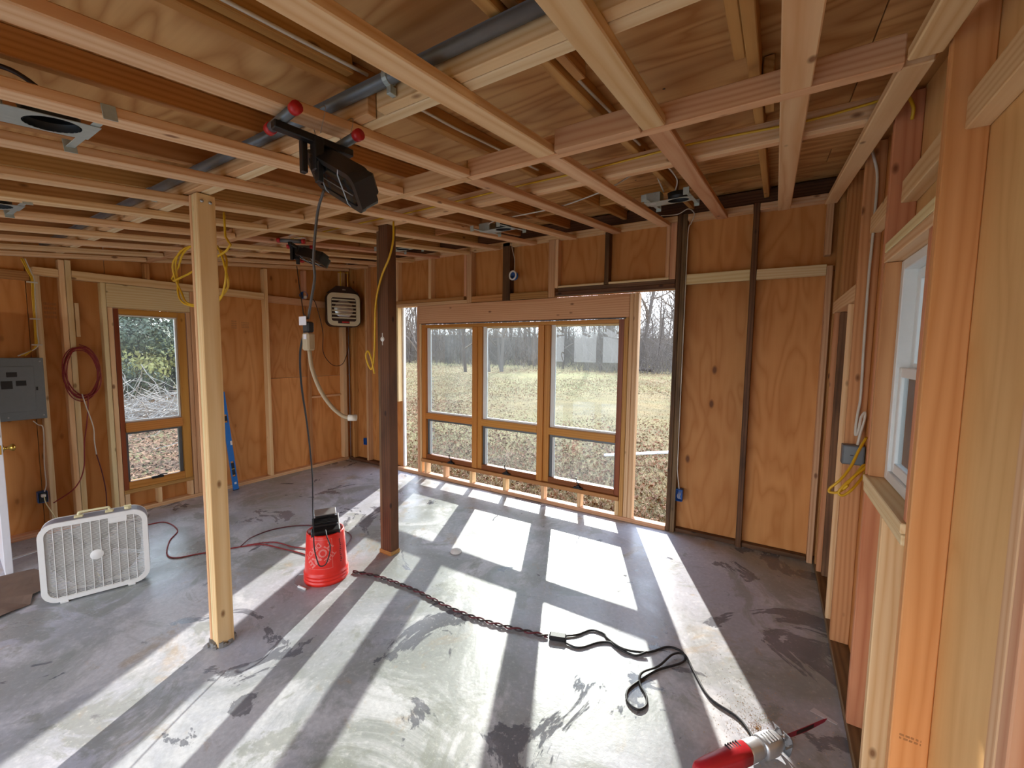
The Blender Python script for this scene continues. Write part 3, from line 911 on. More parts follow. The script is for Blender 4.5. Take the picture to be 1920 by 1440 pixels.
# ---- recessed light housings between the joists
def can_light(x, y, label, full, rot=0.0, off=0.002):
    t = empty('recessed_light_housing', (x, y, P0(y) + off), None, label, 'light housing', 'recessed light housings between the joists')
    R = Matrix.Rotation(SL, 4, 'X') @ Matrix.Rotation(rot, 4, 'Z')
    n_ = 28
    # plate with a round hole
    w, h, r = 0.30, 0.155, 0.068
    outer, inner = [], []
    for i in range(n_):
        a = 2 * PI * i / n_
        c_, s_ = math.cos(a), math.sin(a)
        q = min((w / 2) / max(abs(c_), 1e-6), (h / 2) / max(abs(s_), 1e-6))
        outer.append((q * c_, q * s_)); inner.append((r * c_ + 0.05, r * s_))
    MB().add(*ring_prism(outer, inner, 0, 0.002), R).build('plate', 'galvanised', t)
    V, F = lathe_data([(r, 0.0), (r, 0.05), (r + 0.004, 0.052), (r - 0.004, 0.0)], 24)
    MB().add(V, F, R @ Matrix.Translation((0.05, 0, 0))).build('can', 'panel_dark', t, smooth=True)
    V, F = lathe_data([(0.0, 0.05), (r, 0.05)], 24)
    MB().add(V, F, R @ Matrix.Translation((0.05, 0, 0))).build('can_top', 'panel_dark', t)
    MB().box((0.01, 0.10), (-0.035, 0.02), (0.028, 0.046), 0.002, R).build('driver', 'reflector', t)
    MB().box((0.03, 0.045), (-0.036, 0.021), (0.026, 0.047), 0.002, R).build('sticker', 'box_orange' if 'box_orange' in MATS else 'red_plastic', t)
    MB().box((-0.17, -0.06), (-0.055, 0.055), (0.004, 0.07), 0.003, R).build('junction_box', 'galvanised', t)
    MB().box((-0.135, -0.095), (-0.03, -0.008), (-0.0008, 0.0), 0.0002, R).build('label', 'paper_white', t)
    for x_ in (-0.13, 0.135):
        MB().box((x_ - 0.012, x_ + 0.012), (-0.21, 0.21), (0.003, 0.006), 0.001, R).box((x_ - 0.018, x_ + 0.018), (-0.213, -0.21), (-0.015, 0.03), 0.001, R).box((x_ - 0.018, x_ + 0.018), (0.21, 0.213), (-0.015, 0.03), 0.001, R).build('hanger_bar', 'galvanised', t)
    return t
plain('box_orange', '#e2542a', 0.5)
can_light(-2.01, 0.36, 'galvanised light housing with open round hole at the upper left', True, math.radians(90) * 0 + PI / 2)
can_light(-3.47, 0.42, 'galvanised light housing cut by the left edge of the picture', True, PI / 2)
can_light(-0.655, 3.12, 'galvanised light housing with white wires nearest the far door opening', True)
can_light(-2.08, 3.10, 'galvanised light housing above the middle of the wide window', True)
can_light(-3.45, 3.24, 'galvanised light housing just right of the dark post top', True)

# ---- hung work lights
def work_light(loc, rotz, label, scale=1.0, head=None):
    """H-shaped tube base wired up under a joist, lamp head hanging below"""
    t = empty('work_light', loc, rotz, label, 'work light', 'halogen work lights hung from the ceiling')
    t.scale = (scale,) * 3
    for y in (-0.10, 0.11):
        MB().cyl((-0.10, y, -0.02), (0.09, y, -0.02), 0.016, 12).build('base_tube', 'conduit_grey', t, smooth=True)
        for x in (-0.108, 0.085):
            MB().cyl((x, y, -0.02), (x + 0.025, y, -0.02), 0.019, 12).build('red_cap', 'red_plastic', t, smooth=True)
    MB().box((-0.016, 0.016), (-0.13, 0.14), (-0.06, -0.034), 0.003).build('crossbar', 'lamp_black', t)
    MB().box((-0.02, 0.02), (-0.005, 0.03), (-0.15, -0.04), 0.004).build('stem', 'lamp_black', t)
    MB().box((-0.035, -0.01), (-0.035, -0.015), (-0.16, -0.05), 0.003).build('yoke', 'lamp_black', t)
    MB().box((0.0, 0.028), (0.0, 0.02), (-0.19, -0.12), 0.003).build('yoke', 'lamp_black', t)
    MB().cyl((0.03, 0.045, -0.15), (0.03, 0.075, -0.15), 0.016, 10).build('knob', 'red_plastic', t, smooth=True)
    # head: long axis local u, window faces down and to one side
    hc, hu, hn = head
    hu = Vector(hu).normalized(); hn = Vector(hn); hn = (hn - hu * hn.dot(hu)).normalized()
    zz = -hn; yy = zz.cross(hu)
    Rw = Matrix((hu, yy, zz)).transposed().to_4x4()
    Rw.translation = Vector(hc)
    Rm = t.matrix_basis.inverted() @ Rw
    V, F = prism(rrect(0.30, 0.13, 0.03), 0.0, 0.055)
    MB().add(V, F, Rm).box((-0.13, 0.13), (-0.04, 0.04), (0.055, 0.08), 0.01, Rm).build('housing', 'lamp_black', t)
    MB().add(*ring_prism(rrect(0.306, 0.136, 0.032), rrect(0.262, 0.096, 0.02), -0.014, 0.002), Rm).build('bezel', 'lamp_black', t)
    MB().box((-0.129, 0.129), (-0.046, 0.046), (-0.003, -0.0005), 0.0005, Rm).build('reflector_plate', 'reflector', t)
    MB().box((-0.131, 0.131), (-0.048, 0.048), (-0.011, -0.008), 0.0005, Rm).build('lens', 'lamp_glass', t)
    g = MB()
    for q in (-0.07, 0.07):
        g.add(*tube_data([Rm @ Vector((q, -0.066, -0.012)), Rm @ Vector((q, -0.05, -0.02)), Rm @ Vector((q, 0.05, -0.02)), Rm @ Vector((q, 0.066, -0.012))], 0.0022, 5))
    g.add(*tube_data([Rm @ Vector((-0.13, 0, -0.02)), Rm @ Vector((0.13, 0, -0.02))], 0.0018, 5))
    g.build('wire_guard', 'steel', t)
    MB().box((0.09, 0.12), (0.0663, 0.0675), (0.02, 0.045), 0.0004, Rm).build('warning_label', 'sticker_yellow', t)
    for y in (0.02, 0.12):
        w = MB(); w.tube([(-0.02, y, -0.045), (-0.05, y + 0.01, 0.0), (-0.052, y, 0.05), (0.0, y, 0.062), (0.05, y, 0.05), (0.03, y - 0.01, -0.03)], 0.0014, 4, 4)
        w.build('tie_wire', 'steel', t)
    return t
wl1 = work_light((-1.375, 0.905, P0(0.905) - 0.008), math.radians(-8), 'large black work light with glass face hung under the near joists', 1.0, ((-1.325, 0.955, 2.335), (0.275, 0.0, -0.156), (0.306, -0.626, -0.814)))
wl2 = work_light((-3.53, 2.13, P0(2.13) - 0.008), math.radians(40), 'smaller-looking dark work light hung far back near the heater', 1.0, ((-3.33, 2.15, 2.49), (0.36, 0.02, -0.1), (0.9, -0.5, -1.6)))

# ---- cords hanging from the work lights
def cable(name, pts, r, mat, label, cat='cord', group=None, k=6, per=6):
    o = tube(name, pts, r, mat, None, k, per)
    return tag(o, label, cat, group)
def adopt(o, parent):
    o.parent = parent
    o.matrix_parent_inverse = parent.matrix_basis.inverted()
    for q in ('label', 'category', 'group'):
        if q in o: del o[q]
    return o
adopt(cable('lamp_cord', [(-1.36, 0.93, 2.30), (-1.43, 0.95, 2.24), (-1.476, 0.96, 2.093), (-1.488, 0.97, 2.017), (-1.528, 0.98, 1.941), (-1.584, 1.0, 1.868)], 0.005, 'grey_cord', 'grey cord hanging from the large near work light'), wl1)
adopt(cable('lamp_cord', [(-3.47, 2.1, 2.44), (-3.11, 1.9, 2.21), (-2.6, 1.6, 2.05), (-2.1, 1.3, 1.93), (-1.68, 1.05, 1.885), (-1.60, 1.003, 1.868)], 0.004, 'dark_cord', 'dark red cord running down from the far work light'), wl2)
pt = empty('triple_plug', (-1.586, 1.0, 1.74), label='clear taped cord plugs hanging with a white tag', cat='plug')
MB().box((-0.022, 0.022), (-0.016, 0.016), (0.0, 0.07), 0.006).build('outlet_body', 'tape_tan', pt)
MB().box((-0.018, 0.02), (-0.015, 0.015), (0.072, 0.115), 0.006).build('plug_body', 'black_rubber', pt)
MB().box((-0.03, 0.018), (-0.02, -0.018), (0.10, 0.135), 0.0006).build('paper_tag', 'paper_white', pt)
MB().box((-0.006, 0.014), (-0.018, -0.0165), (0.045, 0.065), 0.0004).build('plug_label', 'paper_white', pt)
ec = empty('extension_lead', (-1.58, 1.0, 1.74), label='thick tan extension cord end dangling from the hanging plugs', cat='cord')
tube('cable', [(-1.582, 1.0, 1.74), (-1.568, 1.0, 1.67), (-1.549, 1.02, 1.584), (-1.525, 1.05, 1.517), (-1.499, 1.08, 1.476), (-1.478, 1.098, 1.464)], 0.008, 'tape_tan', ec)
MB().cyl((0.102, 0.098, -0.276), (0.128, 0.118, -0.276), 0.013, 10).build('plug', 'white_cable', ec, smooth=True)
flcord = cable('power_cord', [(-1.61, 1.0, 1.82), (-1.695, 1.03, 1.733), (-1.809, 1.1, 1.587), (-2.018, 1.25, 1.374), (-2.312, 1.45, 1.123), (-2.536, 1.6, 0.882), (-2.70, 1.70, 0.62), (-2.755, 1.735, 0.42), (-2.735, 1.725, 0.31), (-2.685, 1.715, 0.23), (-2.66, 1.72, 0.20), (-2.635, 1.75, 0.215), (-2.628, 1.78, 0.32), (-2.68, 1.79, 0.385), (-2.74, 1.82, 0.41)], 0.0045, 'black_rubber', 'thin black cord dropping from the plugs to the bucket lamp')
htcord = cable('power_cord', [(-5.535, 3.545, 2.45), (-5.5, 3.591, 2.37), (-5.5, 3.688, 2.001), (-5.5, 3.688, 1.696), (-5.5, 3.80, 1.53), (-5.5, 3.92, 1.49), (-5.5, 4.03, 1.55), (-5.45, 4.08, 1.80), (-5.42, 4.05, 2.1)], 0.005, 'dark_cord', 'dark red cord looping from the high blue box to the heater')

# ---- red extension cord coiled on the left wall
rc = empty('extension_lead_coil', (-5.56, 1.2, 1.3), label='coil of red extension cord hung on the left wall', cat='cord')
random.seed(5)
pts = []
for i in range(6 * 12):
    a = 2 * PI * i / 12
    kx = 0.118 + 0.014 * math.sin(i * 0.7) ; kz = 0.24 + 0.018 * math.cos(i * 0.43)
    pts.append((-5.585 + 0.004 * (i // 12) + 0.003 * math.sin(i), 1.207 + kx * math.sin(a) + 0.012 * math.sin(i * 0.13), 1.50 + kz * math.cos(a) - 0.012 * (i // 12 % 3)))
tube('loops', pts, 0.005, 'red_cord', rc, 6, 3)
tube('tail', [(-5.57, 1.14, 1.30), (-5.555, 1.20, 1.27), (-5.555, 1.235, 1.26), (-5.56, 1.218, 1.02), (-5.56, 1.19, 0.82), (-5.56, 1.172, 0.564), (-5.555, 1.102, 0.40), (-5.555, 0.958, 0.299)], 0.005, 'red_cord', rc)
tube('pale_tail', [(-5.552, 1.195, 1.29), (-5.555, 1.22, 1.16), (-5.56, 1.259, 0.965), (-5.56, 1.26, 0.82), (-5.56, 1.268, 0.69)], 0.005, 'white_cable', rc)
tube('dark_tail', [(-5.56, 1.268, 0.69), (-5.565, 1.30, 0.5), (-5.57, 1.32, 0.3), (-5.56, 1.32, 0.06), (-5.45, 1.34, 0.012)], 0.005, 'red_black_cord', rc)

# ---- electrical boxes
def device_box(name, loc, size, rotz, label, mat='box_blue', inner=None, group=None):
    """open-fronted box, opening along local -y"""
    t = empty(name, loc, rotz, label, 'electrical box', group)
    w, d, h = size
    MB().box((-w / 2, w / 2), (d - 0.003, d), (-h / 2, h / 2), 0.001).box((-w / 2, -w / 2 + 0.003), (0, d), (-h / 2, h / 2), 0.001).box((w / 2 - 0.003, w / 2), (0, d), (-h / 2, h / 2), 0.001) \
        .box((-w / 2, w / 2), (0, d), (h / 2 - 0.003, h / 2), 0.001).box((-w / 2, w / 2), (0, d), (-h / 2, -h / 2 + 0.003), 0.001).build('shell', mat, t)
    return t
gb = 'blue electrical boxes on the framing'
b1 = device_box('outlet_box', (-5.60, 0.905, 0.36), (0.062, 0.06, 0.10), PI / 2, 'blue box with receptacle and white plug above the box fan', group=gb)
MB().box((-0.027, 0.027), (0.004, 0.02), (-0.047, 0.047), 0.003).build('receptacle', 'panel_dark', b1)
MB().box((-0.014, 0.014), (-0.028, 0.003), (0.005, 0.032), 0.004).build('plug', 'white_plastic', b1)
b2 = device_box('outlet_box', (-0.69, YW - 0.014, 0.382), (0.058, 0.06, 0.115), 0, 'blue outlet box with bare wires beside the tall door opening', group=gb)
w_ = MB()
for q in (-0.012, 0.0, 0.01):
    w_.tube([(q, 0.05, 0.03), (q + 0.004, 0.012, 0.02), (q - 0.004, 0.004, -0.01), (q + 0.006, 0.012, -0.035)], 0.002, 5, 4)
w_.build('wire_tails', 'white_cable', b2)
device_box('outlet_box', (-5.245, YW - 0.005, 0.33), (0.055, 0.05, 0.10), 0, 'small blue outlet box low in the far left corner', group=gb)
def round_box(loc, rot, label):
    t = empty('round_box', loc, rot, label, 'electrical box', gb)
    Ry = Matrix.Rotation(PI / 2, 3, 'X')
    lathe('shell', [(0.0, 0.0), (0.046, 0.0), (0.05, 0.012), (0.05, 0.05), (0.046, 0.05), (0.046, 0.015), (0.0, 0.012)], 'box_blue', t, (0, 0.05, 0), Ry, 20)
    return t
r1 = round_box((-2.575, YW - 0.052, 2.605), -0.15, 'round blue ceiling box with white rim on the dark cripple stud')
MB().add(*ring_prism([(0.055 * math.cos(a * PI / 10), 0.055 * math.sin(a * PI / 10)) for a in range(20)], [(0.038 * math.cos(a * PI / 10), 0.038 * math.sin(a * PI / 10)) for a in range(20)], -0.004, 0.004), Matrix.Translation((0.008, -0.006, 0)) @ Matrix.Rotation(PI / 2, 4, 'X')).build('rim', 'white_plastic', r1)
r2 = round_box((-5.62, 3.50, 2.49), PI / 2, 'round blue box high on the left wall')
MB().box((-0.012, 0.02), (-0.03, 0.0), (-0.045, -0.01), 0.004).build('plug', 'white_plastic', r2)
gbx = empty('junction_box', (0.415, 3.0, 1.19), label='grey metal junction box on the right wall stud', cat='electrical box')
MB().box((-0.05, 0.05), (-0.03, 0.029), (-0.06, 0.05), 0.003).build('shell', 'conduit_grey', gbx)
MB().box((-0.043, 0.043), (-0.033, -0.03), (-0.053, 0.043), 0.001).build('cover', 'panel_grey', gbx)
MB().box((-0.015, 0.0), (-0.035, -0.033), (-0.008, -0.004), 0.0005).build('slot', 'panel_dark', gbx)

# ---- cables
cable('cable', [(0.39, 3.0, 2.87), (0.41, 3.005, 2.80), (0.43, 3.01, 2.7), (0.432, 3.015, 2.459), (0.428, 3.018, 2.173), (0.43, 3.018, 1.823), (0.434, 3.018, 1.524), (0.427, 3.012, 1.43), (0.418, 2.985, 1.345), (0.42, 2.98, 1.298), (0.431, 2.98, 1.335), (0.437, 2.98, 1.40), (0.452, 2.98, 1.43), (0.452, 2.98, 1.39), (0.438, 2.975, 1.31), (0.43, 2.975, 1.245)], 0.007, 'white_cable', 'white cable stapled down the right wall stud', 'cable')
yc = cable('cable_coil', [(0.462, 2.95, 1.297), (0.426, 2.9, 1.227), (0.391, 2.85, 1.145), (0.344, 2.8, 1.076), (0.305, 2.8, 1.025), (0.304, 2.79, 1.004), (0.347, 2.79, 1.018), (0.405, 2.85, 1.088), (0.453, 2.9, 1.152), (0.462, 2.9, 1.115), (0.402, 2.8, 1.043), (0.359, 2.78, 1.0), (0.34, 2.78, 1.016), (0.38, 2.80, 1.077), (0.447, 2.87, 1.132), (0.455, 2.86, 1.15), (0.40, 2.81, 1.10), (0.36, 2.785, 1.035), (0.375, 2.775, 1.06)], 0.007, 'yellow_cable', 'bundled yellow cable hanging from the grey box by the right window', 'cable')
cable('cable', [(0.43, 2.352, 2.70), (0.425, 2.325, 2.74), (0.395, 2.335, 2.80), (0.326, 2.352, 2.803), (0.24, 2.355, 2.798), (0.052, 2.355, 2.790), (-0.397, 2.355, 2.806), (-0.723, 2.355, 2.80), (-1.04, 2.355, 2.793), (-1.45, 2.355, 2.795), (-2.225, 2.355, 2.785), (-3.15, 2.355, 2.79), (-4.2, 2.355, 2.785)], 0.006, 'yellow_cable', 'yellow cable stapled along the far ceiling beam', 'cable')
cable('cable', [(-2.56, 2.345, 2.74), (-2.56, 2.34, 2.60), (-2.60, 2.335, 2.47), (-2.695, 2.335, 2.323), (-2.765, 2.335, 2.115), (-2.785, 2.335, 1.811), (-2.80, 2.335, 1.66), (-2.83, 2.335, 1.58), (-2.87, 2.33, 1.63), (-2.89, 2.33, 1.70), (-2.86, 2.33, 1.73), (-2.82, 2.33, 1.66), (-2.795, 2.335, 1.545)], 0.008, 'yellow_cable', 'yellow cable hanging loosely against the dark post', 'cable')
pts = []
for i in range(2 * 12 + 5):
    a = 2 * PI * i / 12
    pts.append((-3.42 - 0.42 * math.cos(a) * (1 + 0.05 * math.sin(i)), 1.36 + 0.02 * math.sin(i * 1.7), 2.24 + 0.21 * math.sin(a) + 0.012 * (i // 12)))
yp = cable('cable_coil', [(-2.99, 1.34, 2.60), (-2.985, 1.34, 2.45), (-2.98, 1.34, 2.36)] + pts, 0.007, 'yellow_cable', 'big loop of yellow cable hanging behind the near post', 'cable', per=3)
for j in range(3):
    cable('panel_cable', [(-5.585, 0.885 + 0.012 * j, 2.50), (-5.58, 0.918 + 0.01 * j, 2.386), (-5.575, 0.935 + 0.008 * j, 2.322), (-5.575, 0.932 + 0.008 * j, 2.159), (-5.575, 0.93 + 0.007 * j, 1.877), (-5.575, 0.922 + 0.008 * j, 1.734), (-5.58, 0.86 - 0.02 * j, 1.652)], 0.005, ('yellow_cable', 'yellow_cable', 'white_cable')[j],
          'cable running down into the grey electrical panel', 'cable', 'cables above the electrical panel')
cs = empty('cable_stacker', (-5.60, 0.94, 2.0), label='white cable clips on the stud above the electrical panel', cat='cable clip')
for z in (2.30, 1.98, 1.75):
    MB().box((0.015, 0.035), (-0.035, 0.03), (z - 2.0 - 0.006, z - 2.0 + 0.006), 0.001).build('clip', 'white_cable', cs)
cable('panel_cable', [(-5.6, 0.881, 1.07), (-5.6, 0.91, 1.03), (-5.597, 0.938, 0.985), (-5.598, 0.928, 0.666), (-5.6, 0.93, 0.48), (-5.6, 0.915, 0.41)], 0.004, 'white_cable', 'white cable from the panel bottom to the blue outlet', 'cable')
fncord = cable('power_cord', [(-5.565, 0.905, 0.378), (-5.53, 0.908, 0.317), (-5.5, 0.942, 0.206), (-5.45, 0.967, 0.10), (-5.35, 0.97, 0.02), (-4.9, 0.98, 0.008), (-4.4, 0.95, 0.008), (-4.12, 0.92, 0.03)], 0.004, 'cream_plastic', 'cream power cord from the blue outlet to the box fan')
cable('door_wire', [(-0.96, YW - 0.012, 3.03), (-0.81, YW - 0.014, 3.02), (-0.72, YW - 0.02, 3.052), (-0.665, YW - 0.02, 3.0), (-0.69, YW - 0.012, 2.923), (-0.712, YW - 0.008, 2.86), (-0.715, YW - 0.006, 2.5), (-0.716, YW - 0.006, 1.55), (-0.716, YW - 0.006, 0.73), (-0.712, YW - 0.008, 0.6), (-0.692, YW - 0.008, 0.445)], 0.0045, 'white_cable', 'thin white cable down the dark stud by the door opening', 'cable')
cable('box_wire', [(-2.62, YW - 0.008, 2.98), (-2.60, YW - 0.02, 2.90), (-2.565, YW - 0.03, 2.80), (-2.56, YW - 0.03, 2.70), (-2.57, YW - 0.03, 2.66)], 0.004, 'white_cable', 'short white cable into the round blue box on the far wall', 'cable')
def rafter_cable(x, y0, y1, label):
    pts = [(x + 0.004 * math.sin(i * 2.1), y0 + (y1 - y0) * i / 6, P0(y0 + (y1 - y0) * i / 6) + 0.165) for i in range(7)]
    cable('rafter_cable', pts, 0.006, 'white_cable', label, 'cable')
rafter_cable(-1.245, -1.6, 1.03, 'white cable clipped along a rafter left of the grey conduit strap')
rafter_cable(-1.286, 1.14, 2.35, 'white cable on a rafter behind the near ceiling beam')
rafter_cable(-0.664, 1.14, 2.35, 'white cable on the rafter in the middle of the ceiling')
rafter_cable(-0.622, -1.6, 1.03, 'white cable on the rafter beside the upper right joist')
cable('light_wire', [(-0.62, 3.08, 2.84), (-0.60, 3.0, 2.90), (-0.66, 2.80, 2.93), (-0.80, 2.75, 2.885), (-1.0, 2.78, 2.83), (-1.4, 2.85, 2.80), (-1.9, 2.9, 2.81), (-2.1, 3.0, 2.83), (-2.15, 3.06, 2.83)], 0.005, 'white_cable', 'white cable linking the light housings across the joists', 'cable')
cable('light_wire', [(-0.70, 3.1, 2.86), (-0.72, 2.98, 2.93), (-0.69, 2.85, 2.95), (-0.62, 2.65, 2.92), (-0.60, 2.5, 2.86)], 0.005, 'white_cable', 'white cable arching up behind the nearest far light housing', 'cable')
cable('light_wire', [(-1.95, 0.24, 2.47), (-1.98, 0.20, 2.53), (-1.92, 0.30, 2.545), (-1.87, 0.36, 2.5), (-1.89, 0.38, 2.48)], 0.007, 'dark_cord', 'brown flexible lead arching over the joist at the upper left', 'cable')
cable('light_wire', [(-1.95, 0.18, 2.46), (-1.90, 0.12, 2.53), (-1.86, 0.22, 2.545), (-1.86, 0.28, 2.50)], 0.006, 'white_cable', 'white wire above the joist at the upper left corner', 'cable')

# ---- electrical panel
ep = empty('breaker_box', (XL + 0.001, 0.71, 1.085), label='grey electrical panel on the left wall', cat='electrical panel')
MB().box((-0.08, 0.012), (-0.15, 0.262), (0.0, 0.55), 0.003).build('cover', 'panel_grey', ep)
MB().box((0.0125, 0.019), (-0.14, 0.20), (0.075, 0.475), 0.003).build('door', 'panel_grey', ep)
MB().box((0.0195, 0.0215), (0.04, 0.10), (0.385, 0.425), 0.0005).box((0.0195, 0.0215), (0.005, 0.07), (0.28, 0.35), 0.0005).box((0.0195, 0.0215), (0.09, 0.15), (0.305, 0.35), 0.0005).build('label', 'panel_dark', ep)
MB().box((0.0125, 0.02), (0.207, 0.217), (0.26, 0.29), 0.0008).build('latch', 'panel_dark', ep)
for y, z in ((0.24, 0.03), (0.24, 0.52), (0.03, 0.03)):
    lathe('screw', [(0, 0.003), (0.007, 0.0025), (0.008, 0)], 'steel', ep, (0.0125, y, z), Matrix.Rotation(PI / 2, 3, 'Y'), 10)

# ---- unit heater
ht = empty('heater', (-5.39, 3.965, 2.07), math.radians(62), 'cream and brown unit heater hung in the far left corner', 'heater')
MB().add(*prism(rrect(0.47, 0.50, 0.09), -0.10, 0.10), Matrix.Translation((0, 0.1, 0.25)) @ Matrix.Rotation(PI / 2, 4, 'X')).build('body', 'brown_enamel', ht)
mb = MB().add(*prism([(-0.22, 0), (0.22, 0), (0.10, 0.10), (-0.10, 0.10)], -0.07, 0.05), Matrix.Translation((0, 0.07, 0.49)) @ Matrix.Rotation(PI / 2, 4, 'X'))
mb.build('hood', 'brown_enamel', ht)
MB().add(*ring_prism(rrect(0.45, 0.475, 0.085), rrect(0.34, 0.34, 0.03), 0, 0.012), Matrix.Translation((0, 0.0, 0.25)) @ Matrix.Rotation(PI / 2, 4, 'X')).build('front_frame', 'beige_enamel', ht)
for i in range(6):
    z = 0.125 + i * 0.052
    MB().box((-0.165, 0.165), (-0.02, 0.012), (-0.003, 0.003), 0.001, Matrix.Translation((0, -0.004, z)) @ Matrix.Rotation(math.radians(-35), 4, 'X')).build('louver', 'beige_enamel', ht)
lathe('fan_shroud', [(0.0, 0.0), (0.05, 0.004), (0.13, 0.0), (0.15, -0.02)], 'steel', ht, (0, -0.0005, 0.255), Matrix.Rotation(PI / 2, 3, 'X'), 24)
MB().box((-0.085, 0.075), (-0.017, -0.0125), (0.045, 0.085), 0.001).build('nameplate', 'brown_enamel', ht)
MB().box((-0.03, 0.068), (-0.0185, -0.017), (0.055, 0.075), 0.0005).build('nameplate_print', 'red_plastic', ht)
MB().box((-0.015, 0.03), (-0.002, 0.0), (0.53, 0.545), 0.0006).build('badge', 'steel', ht)
s_ = MB()
for x in (-0.03, 0.07):
    s_.tube([(x, 0.06, 0.58), (x, 0.07, 0.72), (x + 0.003, 0.07, 0.815)], 0.006, 5, 3)
    s_.tube([(x - 0.03, 0.07, 0.79), (x, 0.065, 0.80), (x + 0.025, 0.075, 0.795)], 0.006, 5, 3)
s_.build('hanging_cord', 'yellow_cable', ht)

# ---- spirit level leaning on the left wall
a0, a1 = Vector((-5.525, 2.475, 0.0)), Vector((-5.612, 2.40, 1.21))
dv = (a1 - a0); L_ = dv.length; dz_ = dv.normalized(); dx_ = Vector((0, 1, 0)); dx_ = (dx_ - dz_ * dx_.dot(dz_)).normalized(); dy_ = dz_.cross(dx_)
lv = empty('spirit_level', a0 + Vector((0.012, 0, 0.002)), Matrix((dx_, dy_, dz_)).transposed(), 'long blue spirit level leaning against the left wall', 'level')
def lvb(z0, z1, mat, nm, w=0.03, d=0.011): MB().box((-w, w), (-d, d), (z0, z1), 0.002).build(nm, mat, lv)
lvb(0.006, 0.17, 'level_blue', 'beam'); lvb(0.36, 0.84, 'level_blue', 'beam'); lvb(0.94, L_, 'level_blue', 'beam')
for z0, z1 in ((0.17, 0.36), (0.84, 0.94)):
    MB().box((-0.03, -0.018), (-0.011, 0.011), (z0, z1), 0.001).box((0.018, 0.03), (-0.011, 0.011), (z0, z1), 0.001).build('rail', 'level_blue', lv)
    MB().box((-0.018, 0.018), (-0.006, 0.006), (z0 + 0.02, z1 - 0.02), 0.003).build('grip', 'black_rubber', lv)
MB().cyl((-0.016, 0, 0.265), (0.016, 0, 0.265), 0.008, 10).build('vial', 'sticker_yellow', lv, smooth=True)
lvb(0.0, 0.008, 'black_rubber', 'end_cap', 0.032, 0.013)
MB().box((-0.012, 0.012), (-0.0125, 0.0125), (0.075, 0.1), 0.001).build('badge', 'white_plastic', lv)
MB().box((0.008, 0.0305), (-0.012, 0.012), (0.56, 0.61), 0.001).build('label', 'white_plastic', lv)

# ---- box fan
fn = empty('box_fan', (-3.975, 0.875, 0.0), math.radians(72.5), 'white box fan standing on the floor at the left', 'fan')
W_, H_, D_ = 0.545, 0.545, 0.11
up = Matrix.Translation((0, 0, H_ / 2 + 0.012)) @ Matrix.Rotation(PI / 2, 4, 'X')
MB().add(*ring_prism(rrect(W_, H_, 0.085, 8), rrect(W_ - 0.012, H_ - 0.012, 0.08, 8), -D_, 0.0), up).build('shell', 'fan_side', fn)
MB().add(*ring_prism(rrect(W_ + 0.004, H_ + 0.004, 0.086, 8), rrect(W_ - 0.055, H_ - 0.055, 0.06, 8), 0.0, 0.014), up).build('front_rim', 'white_plastic', fn)
MB().add(*ring_prism(rrect(W_ + 0.004, H_ + 0.004, 0.086, 8), rrect(W_ - 0.055, H_ - 0.055, 0.06, 8), -D_ - 0.012, -D_), up).build('back_rim', 'white_plastic', fn)
gi = W_ - 0.05
def in_rr(x, z, w, r):
    ax, az_ = abs(x), abs(z); h = w / 2
    if ax > h or az_ > h: return False
    if ax > h - r and az_ > h - r: return (ax - h + r) ** 2 + (az_ - h + r) ** 2 < r * r
    return True
def span(c, w, r):
    h = w / 2
    if abs(c) <= h - r: return h
    return h - r + math.sqrt(max(r * r - (abs(c) - h + r) ** 2, 0))
g = MB()
for i in range(57):
    z = -gi / 2 + gi * (i + 0.5) / 57
    s = span(z, gi, 0.06)
    g.box((-s, s), (-0.006, -0.003), (z - 0.0017, z + 0.0017), 0.0004, Matrix.Translation((0, 0, H_ / 2 + 0.012)))
gr = g.build('front_grille', 'white_plastic', fn); gr['kind'] = 'stuff'
for i in range(10):
    x = -gi / 2 + gi * (i + 1) / 11
    s = span(x, gi, 0.06)
    MB().box((x - 0.002, x + 0.002), (-0.011, -0.006), (-s, s), 0.0006, Matrix.Translation((0, 0, H_ / 2 + 0.012))).build('grille_rib', 'white_plastic', fn)
g = MB()
for i in range(40):
    z = -gi / 2 + gi * (i + 0.5) / 40
    s = span(z, gi, 0.06)
    g.box((-s, s), (D_ + 0.003, D_ + 0.006), (z - 0.0014, z + 0.0014), 0.0004, Matrix.Translation((0, 0, H_ / 2 + 0.012)))
gr = g.build('back_grille', 'white_plastic', fn); gr['kind'] = 'stuff'
MB().box((0.07, 0.165), (-0.0125, -0.004), (0.205, 0.245), 0.001, Matrix.Translation((0, 0, H_ / 2 + 0.012))).build('name_panel', 'white_plastic', fn)
lathe('hub', [(0.0, 0.01), (0.07, 0.008), (0.078, 0.0), (0.078, -0.04)], 'fan_blade', fn, (0, 0.03, H_ / 2 + 0.012), Matrix.Rotation(PI / 2, 3, 'X'), 28)
lathe('medallion', [(0.0, 0.004), (0.032, 0.003), (0.036, 0.0)], 'white_plastic', fn, (0, -0.0105, H_ / 2 + 0.012), Matrix.Rotation(PI / 2, 3, 'X'), 24)
